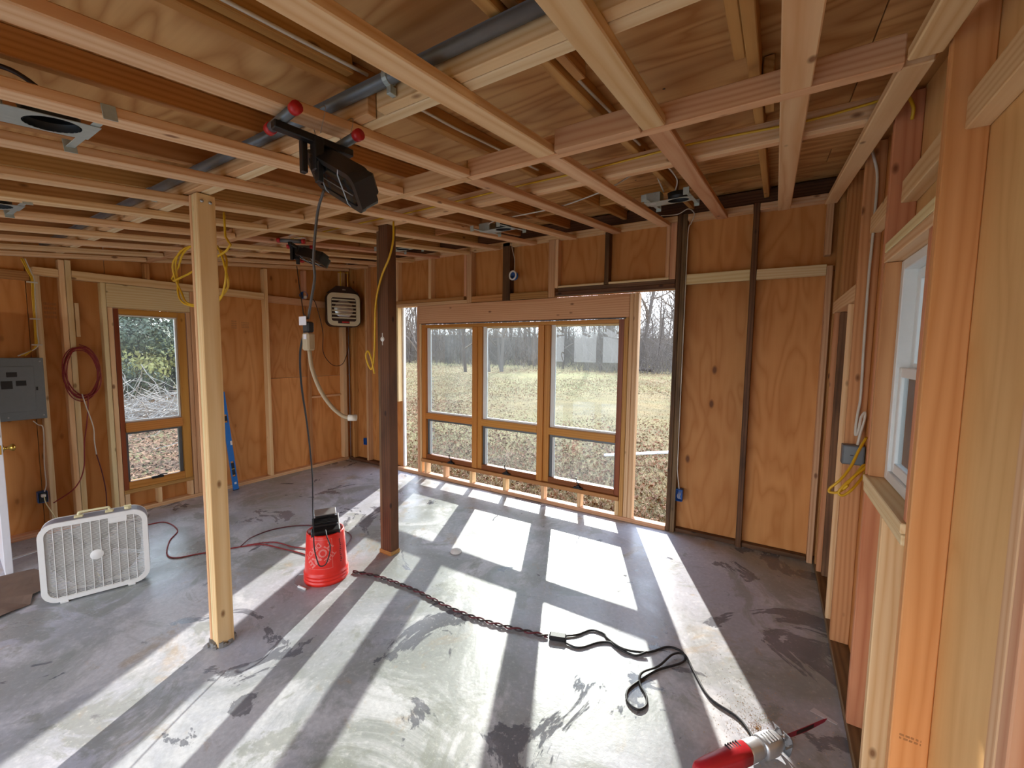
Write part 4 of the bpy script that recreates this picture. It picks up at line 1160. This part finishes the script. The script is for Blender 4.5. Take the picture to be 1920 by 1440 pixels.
for i in range(5):
    Vb, Fb = [], []
    for u in range(6):
        r = 0.07 + 0.165 * u / 5
        for w in range(4):
            a = (w / 3 - 0.5) * (1.0 + 0.05 * u)
            Vb.append(Vector((r * math.sin(a), (w / 3 - 0.5) * 0.06, r * math.cos(a))))
    for u in range(5):
        for w in range(3):
            q = u * 4 + w
            Fb.append((q, q + 1, q + 5, q + 4))
    bl = MB().add(Vb, Fb, Matrix.Translation((0, 0.055, H_ / 2 + 0.012)) @ Matrix.Rotation(2 * PI * i / 5, 4, 'Y')).build('blade', 'fan_blade', fn, smooth=True)
    so = bl.modifiers.new('thick', 'SOLIDIFY'); so.thickness = 0.003
tz = H_ + 0.012
MB().tube([(-0.085, 0.055, tz), (-0.08, 0.055, tz + 0.03), (-0.06, 0.055, tz + 0.034), (0.05, 0.055, tz + 0.034), (0.07, 0.055, tz + 0.03), (0.075, 0.055, tz)], 0.008, 8, 4).box((-0.105, -0.06), (0.035, 0.075), (tz - 0.002, tz + 0.014), 0.004).box((0.05, 0.095), (0.035, 0.075), (tz - 0.002, tz + 0.014), 0.004).build('carry_handle', 'cream_plastic', fn)
MB().cyl((0.17, 0.055, tz), (0.17, 0.055, tz + 0.02), 0.02, 14).box((0.15, 0.19), (0.05, 0.06), (tz + 0.014, tz + 0.028), 0.002).build('switch_knob', 'cream_plastic', fn)
for x in (-0.17, 0.17):
    MB().box((x - 0.02, x + 0.02), (-0.022, 0.13), (0.0, 0.014), 0.003).build('foot', 'white_plastic', fn)

# ---- upturned red bucket with printed label
bk = empty('bucket', (-2.83, 1.88, 0), label='upturned red plastic bucket with white logo', cat='bucket')
prof = [(0.150, 0.0), (0.158, 0.0), (0.159, 0.022), (0.153, 0.026), (0.153, 0.034), (0.158, 0.037), (0.158, 0.046), (0.153, 0.049), (0.153, 0.06), (0.158, 0.063), (0.158, 0.072), (0.151, 0.076), (0.150, 0.095), (0.1335, 0.362), (0.130, 0.372), (0.122, 0.374), (0.120, 0.364), (0.0, 0.364)]
lathe('body', prof, 'bucket_red', bk, k=48)
def cone_r(z): return 0.150 + (0.1335 - 0.150) * (z - 0.095) / (0.362 - 0.095)
def wrap(me, a0, z0, rot, name, mat, lift=0.0008):
    cr, sr = math.cos(rot), math.sin(rot)
    V = []
    for v in me.vertices:
        x, y = v.co.x * cr - v.co.y * sr, v.co.x * sr + v.co.y * cr
        z = z0 + y; r = cone_r(z) + lift
        a = a0 + x / 0.142
        V.append((r * math.cos(a), r * math.sin(a), z))
    o = link(name, mesh(name, V, [tuple(p.vertices) for p in me.polygons]), mat, bk)
    bpy.data.meshes.remove(me)
    return o
def shift(me, dx, dy):
    for v in me.vertices: v.co.x += dx; v.co.y += dy
    return me
la = math.radians(-50); lz = 0.235; tr_ = math.radians(225)
wrap(shift(text_mesh('THE', 0.05, 0.0014), -0.035, 0.062), la, lz, tr_, 'logo_lettering', 'bucket_print')
wrap(shift(text_mesh('HOME', 0.078, 0.0022), 0.0, 0.0), la, lz, tr_, 'logo_lettering', 'bucket_print')
wrap(shift(text_mesh('DEPOT', 0.05, 0.0014), 0.02, -0.06), la, lz, tr_, 'logo_lettering', 'bucket_print')
def strip(a_0, a_1, z_0, z_1, n_=14):
    V, F = [], []
    for i in range(n_ + 1):
        a = a_0 + (a_1 - a_0) * i / n_
        for z in (z_0, z_1):
            r = cone_r(z) + 0.0007
            V.append((r * math.cos(a), r * math.sin(a), z))
    for i in range(n_): F.append((2 * i, 2 * i + 2, 2 * i + 3, 2 * i + 1))
    return V, F
MB().add(*strip(la - 0.62, la + 0.58, 0.129, 0.1315)).add(*strip(la - 0.62, la + 0.58, 0.345, 0.3475)).add(*strip(la + 0.575, la + 0.595, 0.129, 0.3475, 1)).build('label_border', 'bucket_print', bk)
random.seed(8)
mb = MB()
for i in range(12):
    z = 0.15 + i * 0.015; a = math.radians(8) + 0.02 * math.sin(i)
    mb.add(*strip(a, a + random.uniform(0.05, 0.12), z, z + 0.009, 3))
mb.build('side_print', 'bucket_print_dark', bk)
mb = MB(); mb.tube([(-0.11, -0.11, 0.03), (-0.17, -0.13, 0.012), (-0.10, -0.20, 0.008), (-0.02, -0.21, 0.008)], 0.0025, 5); mb.build('wire_handle', 'steel', bk)
mb = MB(); mb.cyl((-0.03, -0.208, 0.009), (0.05, -0.20, 0.009), 0.009, 10); mb.build('handle_grip', 'white_plastic', bk, smooth=True)

# ---- LED lamp lying on the bucket
fl = empty('flood_lamp', (-2.84, 1.885, 0.3745), math.radians(58), 'black and silver flood lamp lying on the red bucket', 'work light')
Rt = Matrix.Translation((0, 0, 0.035)) @ Matrix.Rotation(math.radians(14), 4, 'X')
MB().box((-0.10, 0.10), (-0.115, -0.05), (-0.03, 0.015), 0.008, Rt).build('base', 'lamp_black', fl)
MB().box((-0.085, 0.085), (-0.055, 0.03), (-0.024, 0.03), 0.008, Rt).build('housing', 'lamp_black', fl)
for i in range(5):
    y = -0.04 + 0.016 * i
    MB().box((-0.09, 0.09), (y, y + 0.005), (0.026, 0.044), 0.001, Rt).build('fin', 'lamp_black', fl)
MB().box((-0.07, 0.075), (0.035, 0.115), (-0.03, 0.046), 0.006, Rt).build('head', 'lamp_black', fl)
MB().box((-0.075, 0.08), (0.04, 0.125), (0.047, 0.056), 0.002, Rt).build('face_plate', 'aluminium', fl)
MB().box((0.088, 0.10), (-0.10, 0.11), (-0.03, 0.012), 0.002, Rt).build('side_bracket', 'aluminium', fl)

# ---- twisted red and black extension cord on the floor
tw = empty('extension_lead', (-1.9, 2.1, 0), label='twisted dark red extension cord crossing the sunlit floor', cat='cord')
path = spline([(-2.70, 2.02, 0.012), (-2.448, 2.082, 0.012), (-2.099, 2.097, 0.012), (-1.733, 2.076, 0.012), (-1.444, 2.099, 0.012), (-1.165, 2.159, 0.012), (-1.075, 2.18, 0.012)], 22)
for s, mt in ((0, 'red_black_cord'), (PI, 'dark_cord')):
    P, acc = [], 0.0
    for i, p in enumerate(path):
        if i: acc += (p - path[i - 1]).length
        t = (path[min(i + 1, len(path) - 1)] - path[max(i - 1, 0)]).normalized()
        sd = Vector((-t.y, t.x, 0))
        ph = acc * 2 * PI / 0.13 + s
        P.append(p + sd * 0.011 * math.sin(ph) + Vector((0, 0, 0.004 * math.cos(ph) - 0.001)) - tw.location)
    link('strand', mesh('strand', *tube_data(P, 0.0058, 6)), mt, tw, smooth=True)
MB().box((-0.052, 0.052), (-0.028, 0.028), (0.0, 0.03), 0.008, Matrix.Rotation(math.radians(20), 4, 'Z')).build('connector', 'black_rubber', tw, Vector((-1.02, 2.205, 0)) - tw.location)
tl_ = 'red extension cords lying behind the bucket'
def fcord(pts, mat, label, r=0.005): return cable('extension_lead', [(x, y, r + 0.0005) for x, y in pts], r, mat, label)
fcord([(-5.119, 1.488), (-5.047, 1.612), (-4.728, 1.6), (-4.523, 1.468), (-4.246, 1.355), (-4.108, 1.369), (-4.035, 1.493), (-3.898, 1.719), (-3.768, 1.876), (-3.533, 1.935), (-3.29, 1.98), (-3.0, 1.99)], 'red_cord', 'red extension cord curling past the box fan and behind the near post')
cable('extension_lead', [(-3.86, 1.75, 0.016), (-3.99, 1.918, 0.006), (-3.981, 2.135, 0.006), (-3.816, 2.333, 0.006), (-3.5, 2.45, 0.006), (-3.25, 2.42, 0.006), (-3.1, 2.25, 0.006), (-2.95, 2.08, 0.006)], 0.005, 'red_black_cord', 'dark red extension cord looping wide behind the red bucket')
cable('extension_lead', [(-3.84, 1.79, 0.016), (-3.72, 1.96, 0.006), (-3.5, 2.0, 0.006), (-3.3, 2.06, 0.006), (-3.05, 2.03, 0.006)], 0.005, 'red_cord', 'short run of red extension cord just left of the bucket')

# ---- reciprocating saw and its cord
swcord = cable('power_cord', [(-0.99, 2.245, 0.008), (-0.93, 2.30, 0.007), (-0.875, 2.385, 0.007), (-0.80, 2.395, 0.007), (-0.759, 2.364, 0.007), (-0.647, 2.318, 0.016), (-0.525, 2.381, 0.007), (-0.442, 2.486, 0.007), (-0.375, 2.50, 0.007), (-0.335, 2.46, 0.007), (-0.346, 2.397, 0.007), (-0.441, 2.275, 0.007), (-0.499, 2.163, 0.007), (-0.543, 2.05, 0.007), (-0.525, 1.975, 0.007), (-0.47, 1.955, 0.007), (-0.44, 2.0, 0.007), (-0.455, 2.06, 0.007), (-0.501, 2.119, 0.007), (-0.51, 2.186, 0.02), (-0.444, 2.287, 0.02), (-0.398, 2.42, 0.02), (-0.345, 2.46, 0.02), (-0.31, 2.43, 0.008), (-0.278, 2.371, 0.007), (-0.181, 2.224, 0.007), (-0.058, 2.174, 0.007), (0.001, 2.112, 0.007), (0.013, 2.07, 0.009), (-0.01, 2.0, 0.012), (-0.063, 1.93, 0.02), (-0.115, 1.86, 0.035), (-0.13, 1.80, 0.05)], 0.0062, 'black_rubber', 'black saw cord with a loose loop on the sunlit floor')
cable('extension_lead', [(-0.965, 2.19, 0.008), (-0.90, 2.19, 0.007), (-0.856, 2.22, 0.007), (-0.80, 2.30, 0.007), (-0.74, 2.34, 0.007), (-0.696, 2.323, 0.007), (-0.587, 2.312, 0.007), (-0.53, 2.36, 0.018)], 0.0062, 'black_rubber', 'short black cord beside the saw cord at the connector')
sw = empty('reciprocating_saw', (0.03, 1.975, 0.0), math.radians(51.5), 'red and silver reciprocating saw at the bottom right', 'saw')
def loft(secs, k=16):
    """secs: (x, half_width, half_height, z centre)"""
    V, F = [], []
    for x, w, h, z in secs:
        for j in range(k):
            a = 2 * PI * j / k
            c_, s_ = math.cos(a), math.sin(a)
            V.append(Vector((x, w * math.copysign(abs(c_) ** 0.7, c_), z + h * math.copysign(abs(s_) ** 0.7, s_))))
    for i in range(len(secs) - 1):
        for j in range(k):
            F.append((i * k + j, i * k + (j + 1) % k, (i + 1) * k + (j + 1) % k, (i + 1) * k + j))
    F.append(tuple(reversed(range(k)))); F.append(tuple((len(secs) - 1) * k + j for j in range(k)))
    return V, F
MB().add(*loft([(-0.33, 0.02, 0.03, 0.055), (-0.315, 0.03, 0.042, 0.055), (-0.26, 0.034, 0.045, 0.056), (-0.2, 0.036, 0.04, 0.06), (-0.13, 0.04, 0.042, 0.06), (-0.06, 0.038, 0.04, 0.06)])).build('motor_body', 'saw_red', sw, smooth=True)
for i in range(5):
    MB().box((-0.15 + 0.014 * i, -0.144 + 0.014 * i), (0.0, 0.03), (0.094, 0.1015), 0.001).build('vent', 'panel_dark', sw)
MB().add(*loft([(-0.062, 0.036, 0.038, 0.06), (-0.05, 0.037, 0.04, 0.06), (0.0, 0.036, 0.037, 0.06), (0.02, 0.032, 0.033, 0.06)])).build('gear_collar', 'saw_metal', sw, smooth=True)
MB().add(*loft([(0.022, 0.04, 0.036, 0.055), (0.03, 0.044, 0.042, 0.055), (0.085, 0.044, 0.042, 0.055), (0.12, 0.034, 0.034, 0.055), (0.135, 0.026, 0.026, 0.055)])).build('gear_case', 'saw_metal', sw, smooth=True)
for i in range(4):
    MB().box((0.04 + 0.016 * i, 0.048 + 0.016 * i), (-0.03, 0.02), (0.094, 0.0985), 0.001).build('rib', 'saw_metal', sw)
MB().box((0.0, 0.05), (0.035, 0.05), (0.03, 0.06), 0.004).build('lever', 'steel', sw)
sh = MB()
for i in range(10):
    a0_, a1_ = math.radians(-62 + 12.4 * i), math.radians(-62 + 12.4 * (i + 1))
    for s in (-1, 1):
        pts = []
        for a in (a0_, a1_):
            for rr in (0.05, 0.0545):
                pts.append((0.125 + rr * math.cos(a) * 0.7, s, 0.055 + 0.05 * math.sin(a) * 1.0 + (rr - 0.05) * math.sin(a)))
        y0, y1 = (0.008, 0.042) if s > 0 else (-0.042, -0.008)
        V = [Vector((p[0], y, p[2])) for y in (y0, y1) for p in pts]
        sh.add(V, [(0, 1, 3, 2), (4, 6, 7, 5), (0, 2, 6, 4), (1, 5, 7, 3), (0, 4, 5, 1), (2, 3, 7, 6)])
sh.box((0.12, 0.165), (-0.042, -0.036), (0.05, 0.06), 0.001).box((0.12, 0.165), (0.036, 0.042), (0.05, 0.06), 0.001)
sh.build('shoe', 'steel', sw)
MB().cyl((0.13, 0, 0.055), (0.175, 0, 0.055), 0.011, 12).build('spindle', 'saw_metal', sw, smooth=True)
V, F = prism([(0.17, 0.046), (0.30, 0.040), (0.42, 0.050), (0.44, 0.062), (0.42, 0.066), (0.30, 0.066), (0.17, 0.066)], -0.0012, 0.0012)
MB().add(V, F, Matrix.Translation((0, 0, -0.0)) @ Matrix.Rotation(PI / 2, 4, 'X')).build('blade', 'blade_red', sw)
MB().add(*prism([(0.24, 0.0455), (0.35, 0.0455), (0.35, 0.064), (0.24, 0.064)], -0.0016, 0.0016), Matrix.Rotation(PI / 2, 4, 'X')).build('blade_print', 'brown_enamel', sw)

# ---- small things on the floor
V, F = prism([(0.247, 2.411), (0.349, 2.385), (0.356, 2.398), (0.266, 2.445)], 0.0006, 0.0018)
ps = empty('paper_strip', (0.3, 2.41, 0), label='white printed paper strip beside the saw blade', cat='paper')
MB().add([v - Vector((0.3, 2.41, 0)) for v in V], F).build('strip', 'paper_white', ps)
V, F = lathe_data([(0.0, 0.028), (0.03, 0.025), (0.046, 0.014), (0.05, 0.003), (0.046, 0.0)], 20)
tag(link('white_disc', mesh('white_disc', V, F), 'stone', None, (-2.24, 2.72, 0), smooth=True), 'small white domed disc lying on the floor', 'disc')
# paper sheet with a curled edge
kp = [(-4.111, 0.41), (-4.125, 0.487), (-4.16, 0.575), (-4.296, 0.61), (-4.34, 0.69), (-4.50, 0.70), (-4.65, 0.72), (-4.80, 0.70), (-4.86, 0.5), (-4.9, 0.1), (-4.3, 0.0), (-4.05, 0.2)]
V, F = [], []
cx_, cy_ = -4.5, 0.4
for ring in range(7):
    for i, (x, y) in enumerate(kp):
        t = ring / 6
        V.append(Vector((cx_ + (x - cx_) * t, cy_ + (y - cy_) * t, 0.003 + 0.012 * t ** 3 * (0.6 + 0.6 * math.sin(i * 2.3)) + 0.003 * math.sin(3 * x + 5 * y * t))))
nk = len(kp)
for ring in range(6):
    for i in range(nk):
        j = (i + 1) % nk
        if ring == 0: F.append((i, nk + i, nk + j))
        else: F.append((ring * nk + i, (ring + 1) * nk + i, (ring + 1) * nk + j, ring * nk + j))
kpo = link('kraft_paper', mesh('kraft_paper', V, F), 'kraft', None, (0, 0, 0))
so = kpo.modifiers.new('thick', 'SOLIDIFY'); so.thickness = 0.002; so.offset = 1
tag(kpo, 'crumpled brown paper sheet on the floor by the door', 'paper')
st = empty('plastic_strip', (-5.22, 0.74, 0), math.radians(106), 'pale plastic strip on the floor behind the box fan', 'strip')
MB().box((-0.14, 0.10), (-0.018, 0.018), (0.0, 0.006), 0.001).build('strip', 'pvc', st)
# sawdust
random.seed(11)
V, F = [], []
for i in range(1500):
    if random.random() < 0.7:
        a, r = random.uniform(0, 2 * PI), abs(random.gauss(0, 0.10))
        x, y = 0.03 + r * math.cos(a), 2.16 + 1.5 * r * math.sin(a)
    else:
        x, y = random.uniform(-0.25, 0.36), random.uniform(1.7, 2.7)
    if x > 0.37: continue
    a, s = random.uniform(0, PI), random.uniform(0.0012, 0.004)
    dx, dy = s * math.cos(a), s * math.sin(a)
    o = len(V)
    V += [Vector((x - dx, y - dy, 0.0006)), Vector((x + dx, y + dy, 0.0006)), Vector((x - dy * 0.5, y + dx * 0.5, 0.0026))]
    F.append((o, o + 1, o + 2))
tag(link('sawdust', mesh('sawdust', V, F), 'sawdust'), 'pale sawdust scattered around the saw', 'sawdust', kind='stuff')

for a_, b_ in ((flcord, fl), (htcord, ht), (fncord, fn), (swcord, sw)): adopt(a_, b_)

# ================================================================== OUTDOORS
GZ = -0.15
def gz(x, y):
    t = min(max((y - 44) / 70, 0), 1); u = min(max((-x - 30) / 60, 0), 1)
    return GZ + 5.5 * (t * t * (3 - 2 * t)) + 1.5 * u * u * t + (0.05 * math.sin(x * 0.31) * math.cos(y * 0.23) if y > 9 else 0)
gv = [(-160 + 220 * i / 54, -60 + 220 * j / 54) for j in range(55) for i in range(55)]
gm = mesh('ground', [(x, y, gz(x, y) if y > 9 else GZ) for x, y in gv], [(j * 55 + i, j * 55 + i + 1, (j + 1) * 55 + i + 1, (j + 1) * 55 + i) for j in range(54) for i in range(54)])
tag(link('ground', gm, 'lawn'), 'leaf-strewn winter lawn outside the windows', 'lawn', kind='structure')

def tree_data(seed, h, r0, lean=0.05, nb=11, lv3=4):
    rnd = random.Random(seed)
    T, B = ([], []), ([], [])
    def grow(p, d, L, r, lev, out):
        n_ = (9, 6, 4, 3)[lev]
        P, R = [p.copy()], [r]
        for i in range(n_):
            d = (d + Vector((rnd.gauss(0, 1), rnd.gauss(0, 1), rnd.gauss(0, 0.6))) * (0.05, 0.14, 0.2, 0.25)[lev] + Vector((0, 0, (0.05, 0.07, 0.03, 0.0)[lev]))).normalized()
            p = p + d * L / n_
            P.append(p.copy()); R.append(r * (1 - (0.78 if lev else 0.75) * (i + 1) / n_))
        tube_data(P, R, (7, 5, 4, 3)[lev], out[0], out[1], cap=False)
        if lev < 3:
            cnt = (nb, 6, lv3)[lev]
            for c in range(cnt):
                t = rnd.uniform(0.16 if lev == 0 else 0.2, 1.0)
                i = min(int(t * n_), n_ - 1)
                q = P[i].lerp(P[i + 1], t * n_ - i)
                dd = (P[i + 1] - P[i]).normalized()
                sd = Vector((rnd.gauss(0, 1), rnd.gauss(0, 1), rnd.gauss(0, 0.5)))
                sd = (sd - dd * sd.dot(dd)).normalized()
                ang = math.radians(rnd.uniform(30, 65))
                grow(q, dd * math.cos(ang) + sd * math.sin(ang), L * rnd.uniform(0.32, 0.55) * (1.15 - 0.5 * t), R[i] * rnd.uniform(0.4, 0.6), lev + 1, B)
    grow(Vector((0, 0, -0.1)), Vector((rnd.gauss(0, lean), rnd.gauss(0, lean), 1)).normalized(), h, r0, 0, T)
    return T, B
protos = []
for sd, h, r in ((1, 12, 0.20), (2, 11, 0.16), (3, 13, 0.26), (4, 10, 0.12), (5, 12, 0.17), (6, 9, 0.10)):
    T, B = tree_data(sd, h, r)
    mt, mbh = mesh('trunk', *T), mesh('branches', *B)
    mt.materials.append(M('bark' if sd % 2 else 'bark_dark')); mbh.materials.append(M('twig'))
    mt.polygons.foreach_set('use_smooth', [True] * len(mt.polygons))
    protos.append((mt, mbh))
trnd = random.Random(77)
def tree(x, y, kind, s, label, group=None, rz=None):
    t = link('bare_tree', protos[kind][0], None, None, (x, y, gz(x, y)), trnd.uniform(0, 6.28) if rz is None else rz)
    t.scale = (s, s, s)
    link('branches', protos[kind][1], None, t)
    return tag(t, label, 'tree', group)
# trees that stand out
tree(-22.6, 28.7, 1, 0.95, 'leaning bare tree seen through the left tall pane')
tree(-21.2, 30.2, 2, 0.85, 'thick bare trunk at the left of the clump in the middle pane')
tree(-20.3, 30.9, 0, 0.85, 'bare trunk at the right of the clump in the middle pane')
tree(-21.0, 31.9, 4, 0.85, 'slim bare tree just behind the clump in the middle pane')
tree(-16.1, 40.5, 2, 1.05, 'broad bare trunk in the right tall pane')
tree(-15.2, 42.0, 4, 1.1, 'bare trunk standing close beside the broad one in the right pane')
tree(-30.5, 31.0, 3, 1.0, 'thin bare tree in the slot left of the wide window')
tree(-12.4, 47.0, 2, 1.0, 'bare tree centred in the tall door opening')
tree(-38.5, 45.0, 0, 1.1, 'distant bare tree left of the leaning one')
gw = 'bare trees of the wood beyond the lawn'
spots = 0
while spots < 170:
    px_ = trnd.uniform(-1.2, -0.12)     # x / y
    yy = 38 + 70 * trnd.random() ** 0.8
    x = px_ * yy
    # keep the path of the sunlight to the room free of tall crowns
    yk = trnd.choice((0, 1, 2, 3, 4, 5, 3, 5))
    tree(x, yy, yk, trnd.uniform(0.8, 1.25), 'bare grey tree in the wood beyond the lawn', gw)
    spots += 1
# undergrowth
V, F = [], []
for i in range(13000):
    yy = trnd.uniform(36, 90)
    x = trnd.uniform(-1.15, -0.14) * yy
    if yy < 44 and x < -0.42 * yy and trnd.random() < 0.8: continue
    p = Vector((x, yy, gz(x, yy))); d = Vector((trnd.gauss(0, 0.35), trnd.gauss(0, 0.35), 1)).normalized()
    L = trnd.uniform(0.8, 6.5)
    P = [p]
    for j in range(3):
        d = (d + Vector((trnd.gauss(0, 0.3), trnd.gauss(0, 0.3), trnd.gauss(-0.05, 0.2)))).normalized()
        P.append(P[-1] + d * L / 3)
    r = trnd.uniform(0.010, 0.03)
    tube_data(P, [r, r * 0.8, r * 0.55, r * 0.3], 3, V, F, cap=False)
    for j in range(3):
        q = P[1 + j % 3]; d2 = (d + Vector((trnd.gauss(0, 0.8), trnd.gauss(0, 0.8), trnd.gauss(0, 0.4)))).normalized()
        tube_data([q, q + d2 * L * 0.3], [r * 0.5, r * 0.2], 3, V, F, cap=False)
tag(link('undergrowth', mesh('undergrowth', V, F), 'thicket'), 'tangled leafless undergrowth at the edge of the wood', 'undergrowth', kind='stuff')
# leaf litter and dry grass
V, F = [], []
for i in range(26000):
    if i % 3 == 0:
        yy = trnd.uniform(4.5, 12); x = trnd.uniform(-1.25, -0.1) * yy
    else:
        yy = 4.6 + 34 * trnd.random() ** 1.3; x = trnd.uniform(-1.2, -0.1) * yy
    a, s = trnd.uniform(0, 2 * PI), trnd.uniform(0.014, 0.034) * (1 + yy / 30)
    c_, s_ = math.cos(a) * s, math.sin(a) * s
    h1, h2, h3 = (trnd.uniform(0.004, 0.05) for _ in range(3))
    o = len(V)
    V += [Vector((x - c_, yy - s_, GZ + h1)), Vector((x + s_ * 0.5, yy - c_ * 0.5, GZ + h2)), Vector((x + c_, yy + s_, GZ + h3)), Vector((x - s_ * 0.5, yy + c_ * 0.5, GZ + 0.004))]
    F.append((o, o + 1, o + 2, o + 3))
tag(link('leaf_litter', mesh('leaf_litter', V, F), 'dry_leaf'), 'fallen brown leaves strewn over the lawn', 'leaves', kind='stuff')
V, F = [], []
for i in range(42000):
    yy = 4.5 + 22 * trnd.random() ** 1.6; x = trnd.uniform(-1.2, -0.08) * yy
    h, a = trnd.uniform(0.03, 0.09), trnd.uniform(0, 2 * PI)
    w = 0.004 + 0.0006 * yy
    c_, s_ = math.cos(a), math.sin(a)
    o = len(V)
    V += [Vector((x - c_ * w, yy - s_ * w, GZ)), Vector((x + c_ * w, yy + s_ * w, GZ)), Vector((x + trnd.gauss(0, 0.05), yy + trnd.gauss(0, 0.05), GZ + h))]
    F.append((o, o + 1, o + 2))
tag(link('dry_grass', mesh('dry_grass', V, F), 'dry_grass'), 'short dry winter grass on the lawn', 'grass', kind='stuff')
# white pipes on the lawn
cable('lawn_pipe', [(-2.45, 7.1, GZ + 0.05), (-1.75, 7.8, GZ + 0.05), (-1.2, 8.35, GZ + 0.05)], 0.03, 'pvc', 'straight white pipe lying on the lawn beyond the door opening', 'pipe', k=10)
cable('lawn_pipe', [(-2.75, 8.1, GZ + 0.04), (-2.9, 8.15, GZ + 0.05), (-3.05, 8.25, GZ + 0.06), (-3.08, 8.42, GZ + 0.06), (-2.95, 8.5, GZ + 0.05)], 0.016, 'pvc', 'small bent white pipe on the lawn behind the low right pane', 'pipe')
cable('log', [(-11.2, 39.4, GZ + 0.2), (-10.2, 39.6, GZ + 0.25), (-9.3, 39.7, GZ + 0.2)], 0.16, 'bark_dark', 'dark log lying at the wood edge behind the door opening', 'log', k=8)
# far house
hs = empty('house', (-68.0, 74.0, GZ), math.radians(30), 'distant red house glimpsed through the left pane', 'house')
MB().box((-3, 3), (-3, 3), (0, 2.8), 0.02).build('wall', 'house_brick', hs)
MB().add(*prism([(-3.3, 2.8), (3.3, 2.8), (0, 4.6)], -3.3, 3.3), Matrix.Rotation(PI / 2, 4, 'X')).build('roof', 'house_roof', hs)
for x in (-1.6, 1.6):
    MB().box((x - 0.45, x + 0.45), (-3.05, -2.95), (0.9, 2.0), 0.01).build('window', 'panel_dark', hs)

# evergreen shrubs beyond the left window
def shrub_data(seed, n_, rx, rz):
    rnd = random.Random(seed)
    V, F = [], []
    lumps = [(Vector((rnd.gauss(0, rx * 0.5), rnd.gauss(0, rx * 0.5), rnd.uniform(0.25, 0.85) * rz)), rnd.uniform(0.35, 0.6) * rx) for _ in range(11)]
    for i in range(n_):
        c, r = lumps[i % 11]
        d = Vector((rnd.gauss(0, 1), rnd.gauss(0, 1), rnd.gauss(0, 0.8))).normalized()
        p = c + d * r * rnd.uniform(0.75, 1.08)
        if p.z < 0.05: p.z = rnd.uniform(0.05, 0.6)
        s = rnd.uniform(0.05, 0.11)
        u = d.orthogonal().normalized() * s
        u.rotate(Matrix.Rotation(rnd.uniform(0, 6.28), 3, d))
        w = (d + Vector((rnd.gauss(0, 0.6), rnd.gauss(0, 0.6), rnd.gauss(0, 0.6)))).cross(u).normalized() * s * 0.5
        o = len(V)
        V += [p - u, p + w, p + u, p - w]
        F.append((o, o + 1, o + 2, o + 3))
    return V, F
sp = [mesh('foliage', *shrub_data(21, 9000, 1.9, 4.6)), mesh('foliage', *shrub_data(22, 7000, 1.5, 3.2)), mesh('foliage', *shrub_data(23, 7000, 1.5, 2.6))]
for q, mt in zip(sp, ('bush_leaf', 'bush_leaf', 'bush_leaf_bright')): q.materials.append(M(mt))
def shrub(x, y, kind, s, label):
    t = empty('evergreen_shrub', (x, y, GZ), trnd.uniform(0, 6), label, 'shrub', 'evergreens outside the left window')
    o = link('foliage', sp[kind], None, t); o.scale = (s,) * 3
    MB().tube([(0, 0, -0.1), (0.05, 0.02, 1.0), (0, 0.06, 2.2)], 0.06, 7).tube([(0.2, 0.1, -0.1), (0.35, 0.2, 0.9), (0.5, 0.2, 1.6)], 0.04, 6).build('stem', 'bark_dark', t)
    return t
shrub(-21.5, 7.6, 0, 1.15, 'tall dark evergreen filling the top of the left window')
shrub(-23.5, 6.2, 0, 1.2, 'dark evergreen behind the others at the left of the left window')
shrub(-19.6, 5.5, 2, 0.95, 'lighter yellow-green evergreen in the middle of the left window')
shrub(-20.2, 6.9, 1, 0.9, 'low dark evergreen at the right of the left window')
shrub(-18.6, 4.9, 1, 0.8, 'low evergreen at the left edge of the left window')
br = empty('brush_pile', (-14.2, 4.3, GZ), label='grey pile of cut branches outside the left window', cat='brush pile')
V, F = [], []
for i in range(600):
    p = Vector((trnd.gauss(0, 1.2), trnd.gauss(0, 0.9), abs(trnd.gauss(0.15, 0.22))))
    d = Vector((trnd.gauss(0, 1), trnd.gauss(0, 1), trnd.gauss(0, 0.35))).normalized()
    P = [p]
    for j in range(4):
        d = (d + Vector((trnd.gauss(0, 0.3), trnd.gauss(0, 0.3), trnd.gauss(-0.05, 0.2)))).normalized()
        q = P[-1] + d * 0.3
        q.z = max(q.z, 0.02); P.append(q)
    tube_data(P, trnd.uniform(0.004, 0.011), 3, V, F, cap=False)
link('twigs', mesh('twigs', V, F), 'brush_grey', br)['kind'] = 'stuff'
V, F = [], []
for i in range(9000):
    x = -6.3 - 15 * trnd.random() ** 1.2; yy = -x * trnd.uniform(0.2, 0.45)
    a, s = trnd.uniform(0, 2 * PI), trnd.uniform(0.03, 0.07)
    c_, s_ = math.cos(a) * s, math.sin(a) * s
    o = len(V)
    V += [Vector((x - c_, yy - s_, GZ + trnd.uniform(0.004, 0.06))), Vector((x + s_ * 0.5, yy - c_ * 0.5, GZ + 0.02)), Vector((x + c_, yy + s_, GZ + trnd.uniform(0.004, 0.06))), Vector((x - s_ * 0.5, yy + c_ * 0.5, GZ + 0.004))]
    F.append((o, o + 1, o + 2, o + 3))
tag(link('leaf_litter', mesh('leaf_litter', V, F), 'dry_leaf'), 'dead leaves on the ground outside the left window', 'leaves', kind='stuff')

# added boards standing in for the stripes reflected in the right window
fc = empty('stripe_boards', (2.2, 3.0, GZ), label='added grey boards standing in for stripes reflected in the right window', cat='stripe_boards')
for i in range(26):
    MB().box((-0.01, 0.01), (-0.055, 0.055), (0.0, 1.95 + 0.02 * math.sin(i * 2.3)), 0.003).build('board', 'board_grey', fc, (0, -1.5 + 0.125 * i, 0))
for z in (0.4, 1.5):
    MB().box((0.012, 0.05), (-1.6, 1.7), (z - 0.04, z + 0.04), 0.003).build('rail', 'board_grey', fc)
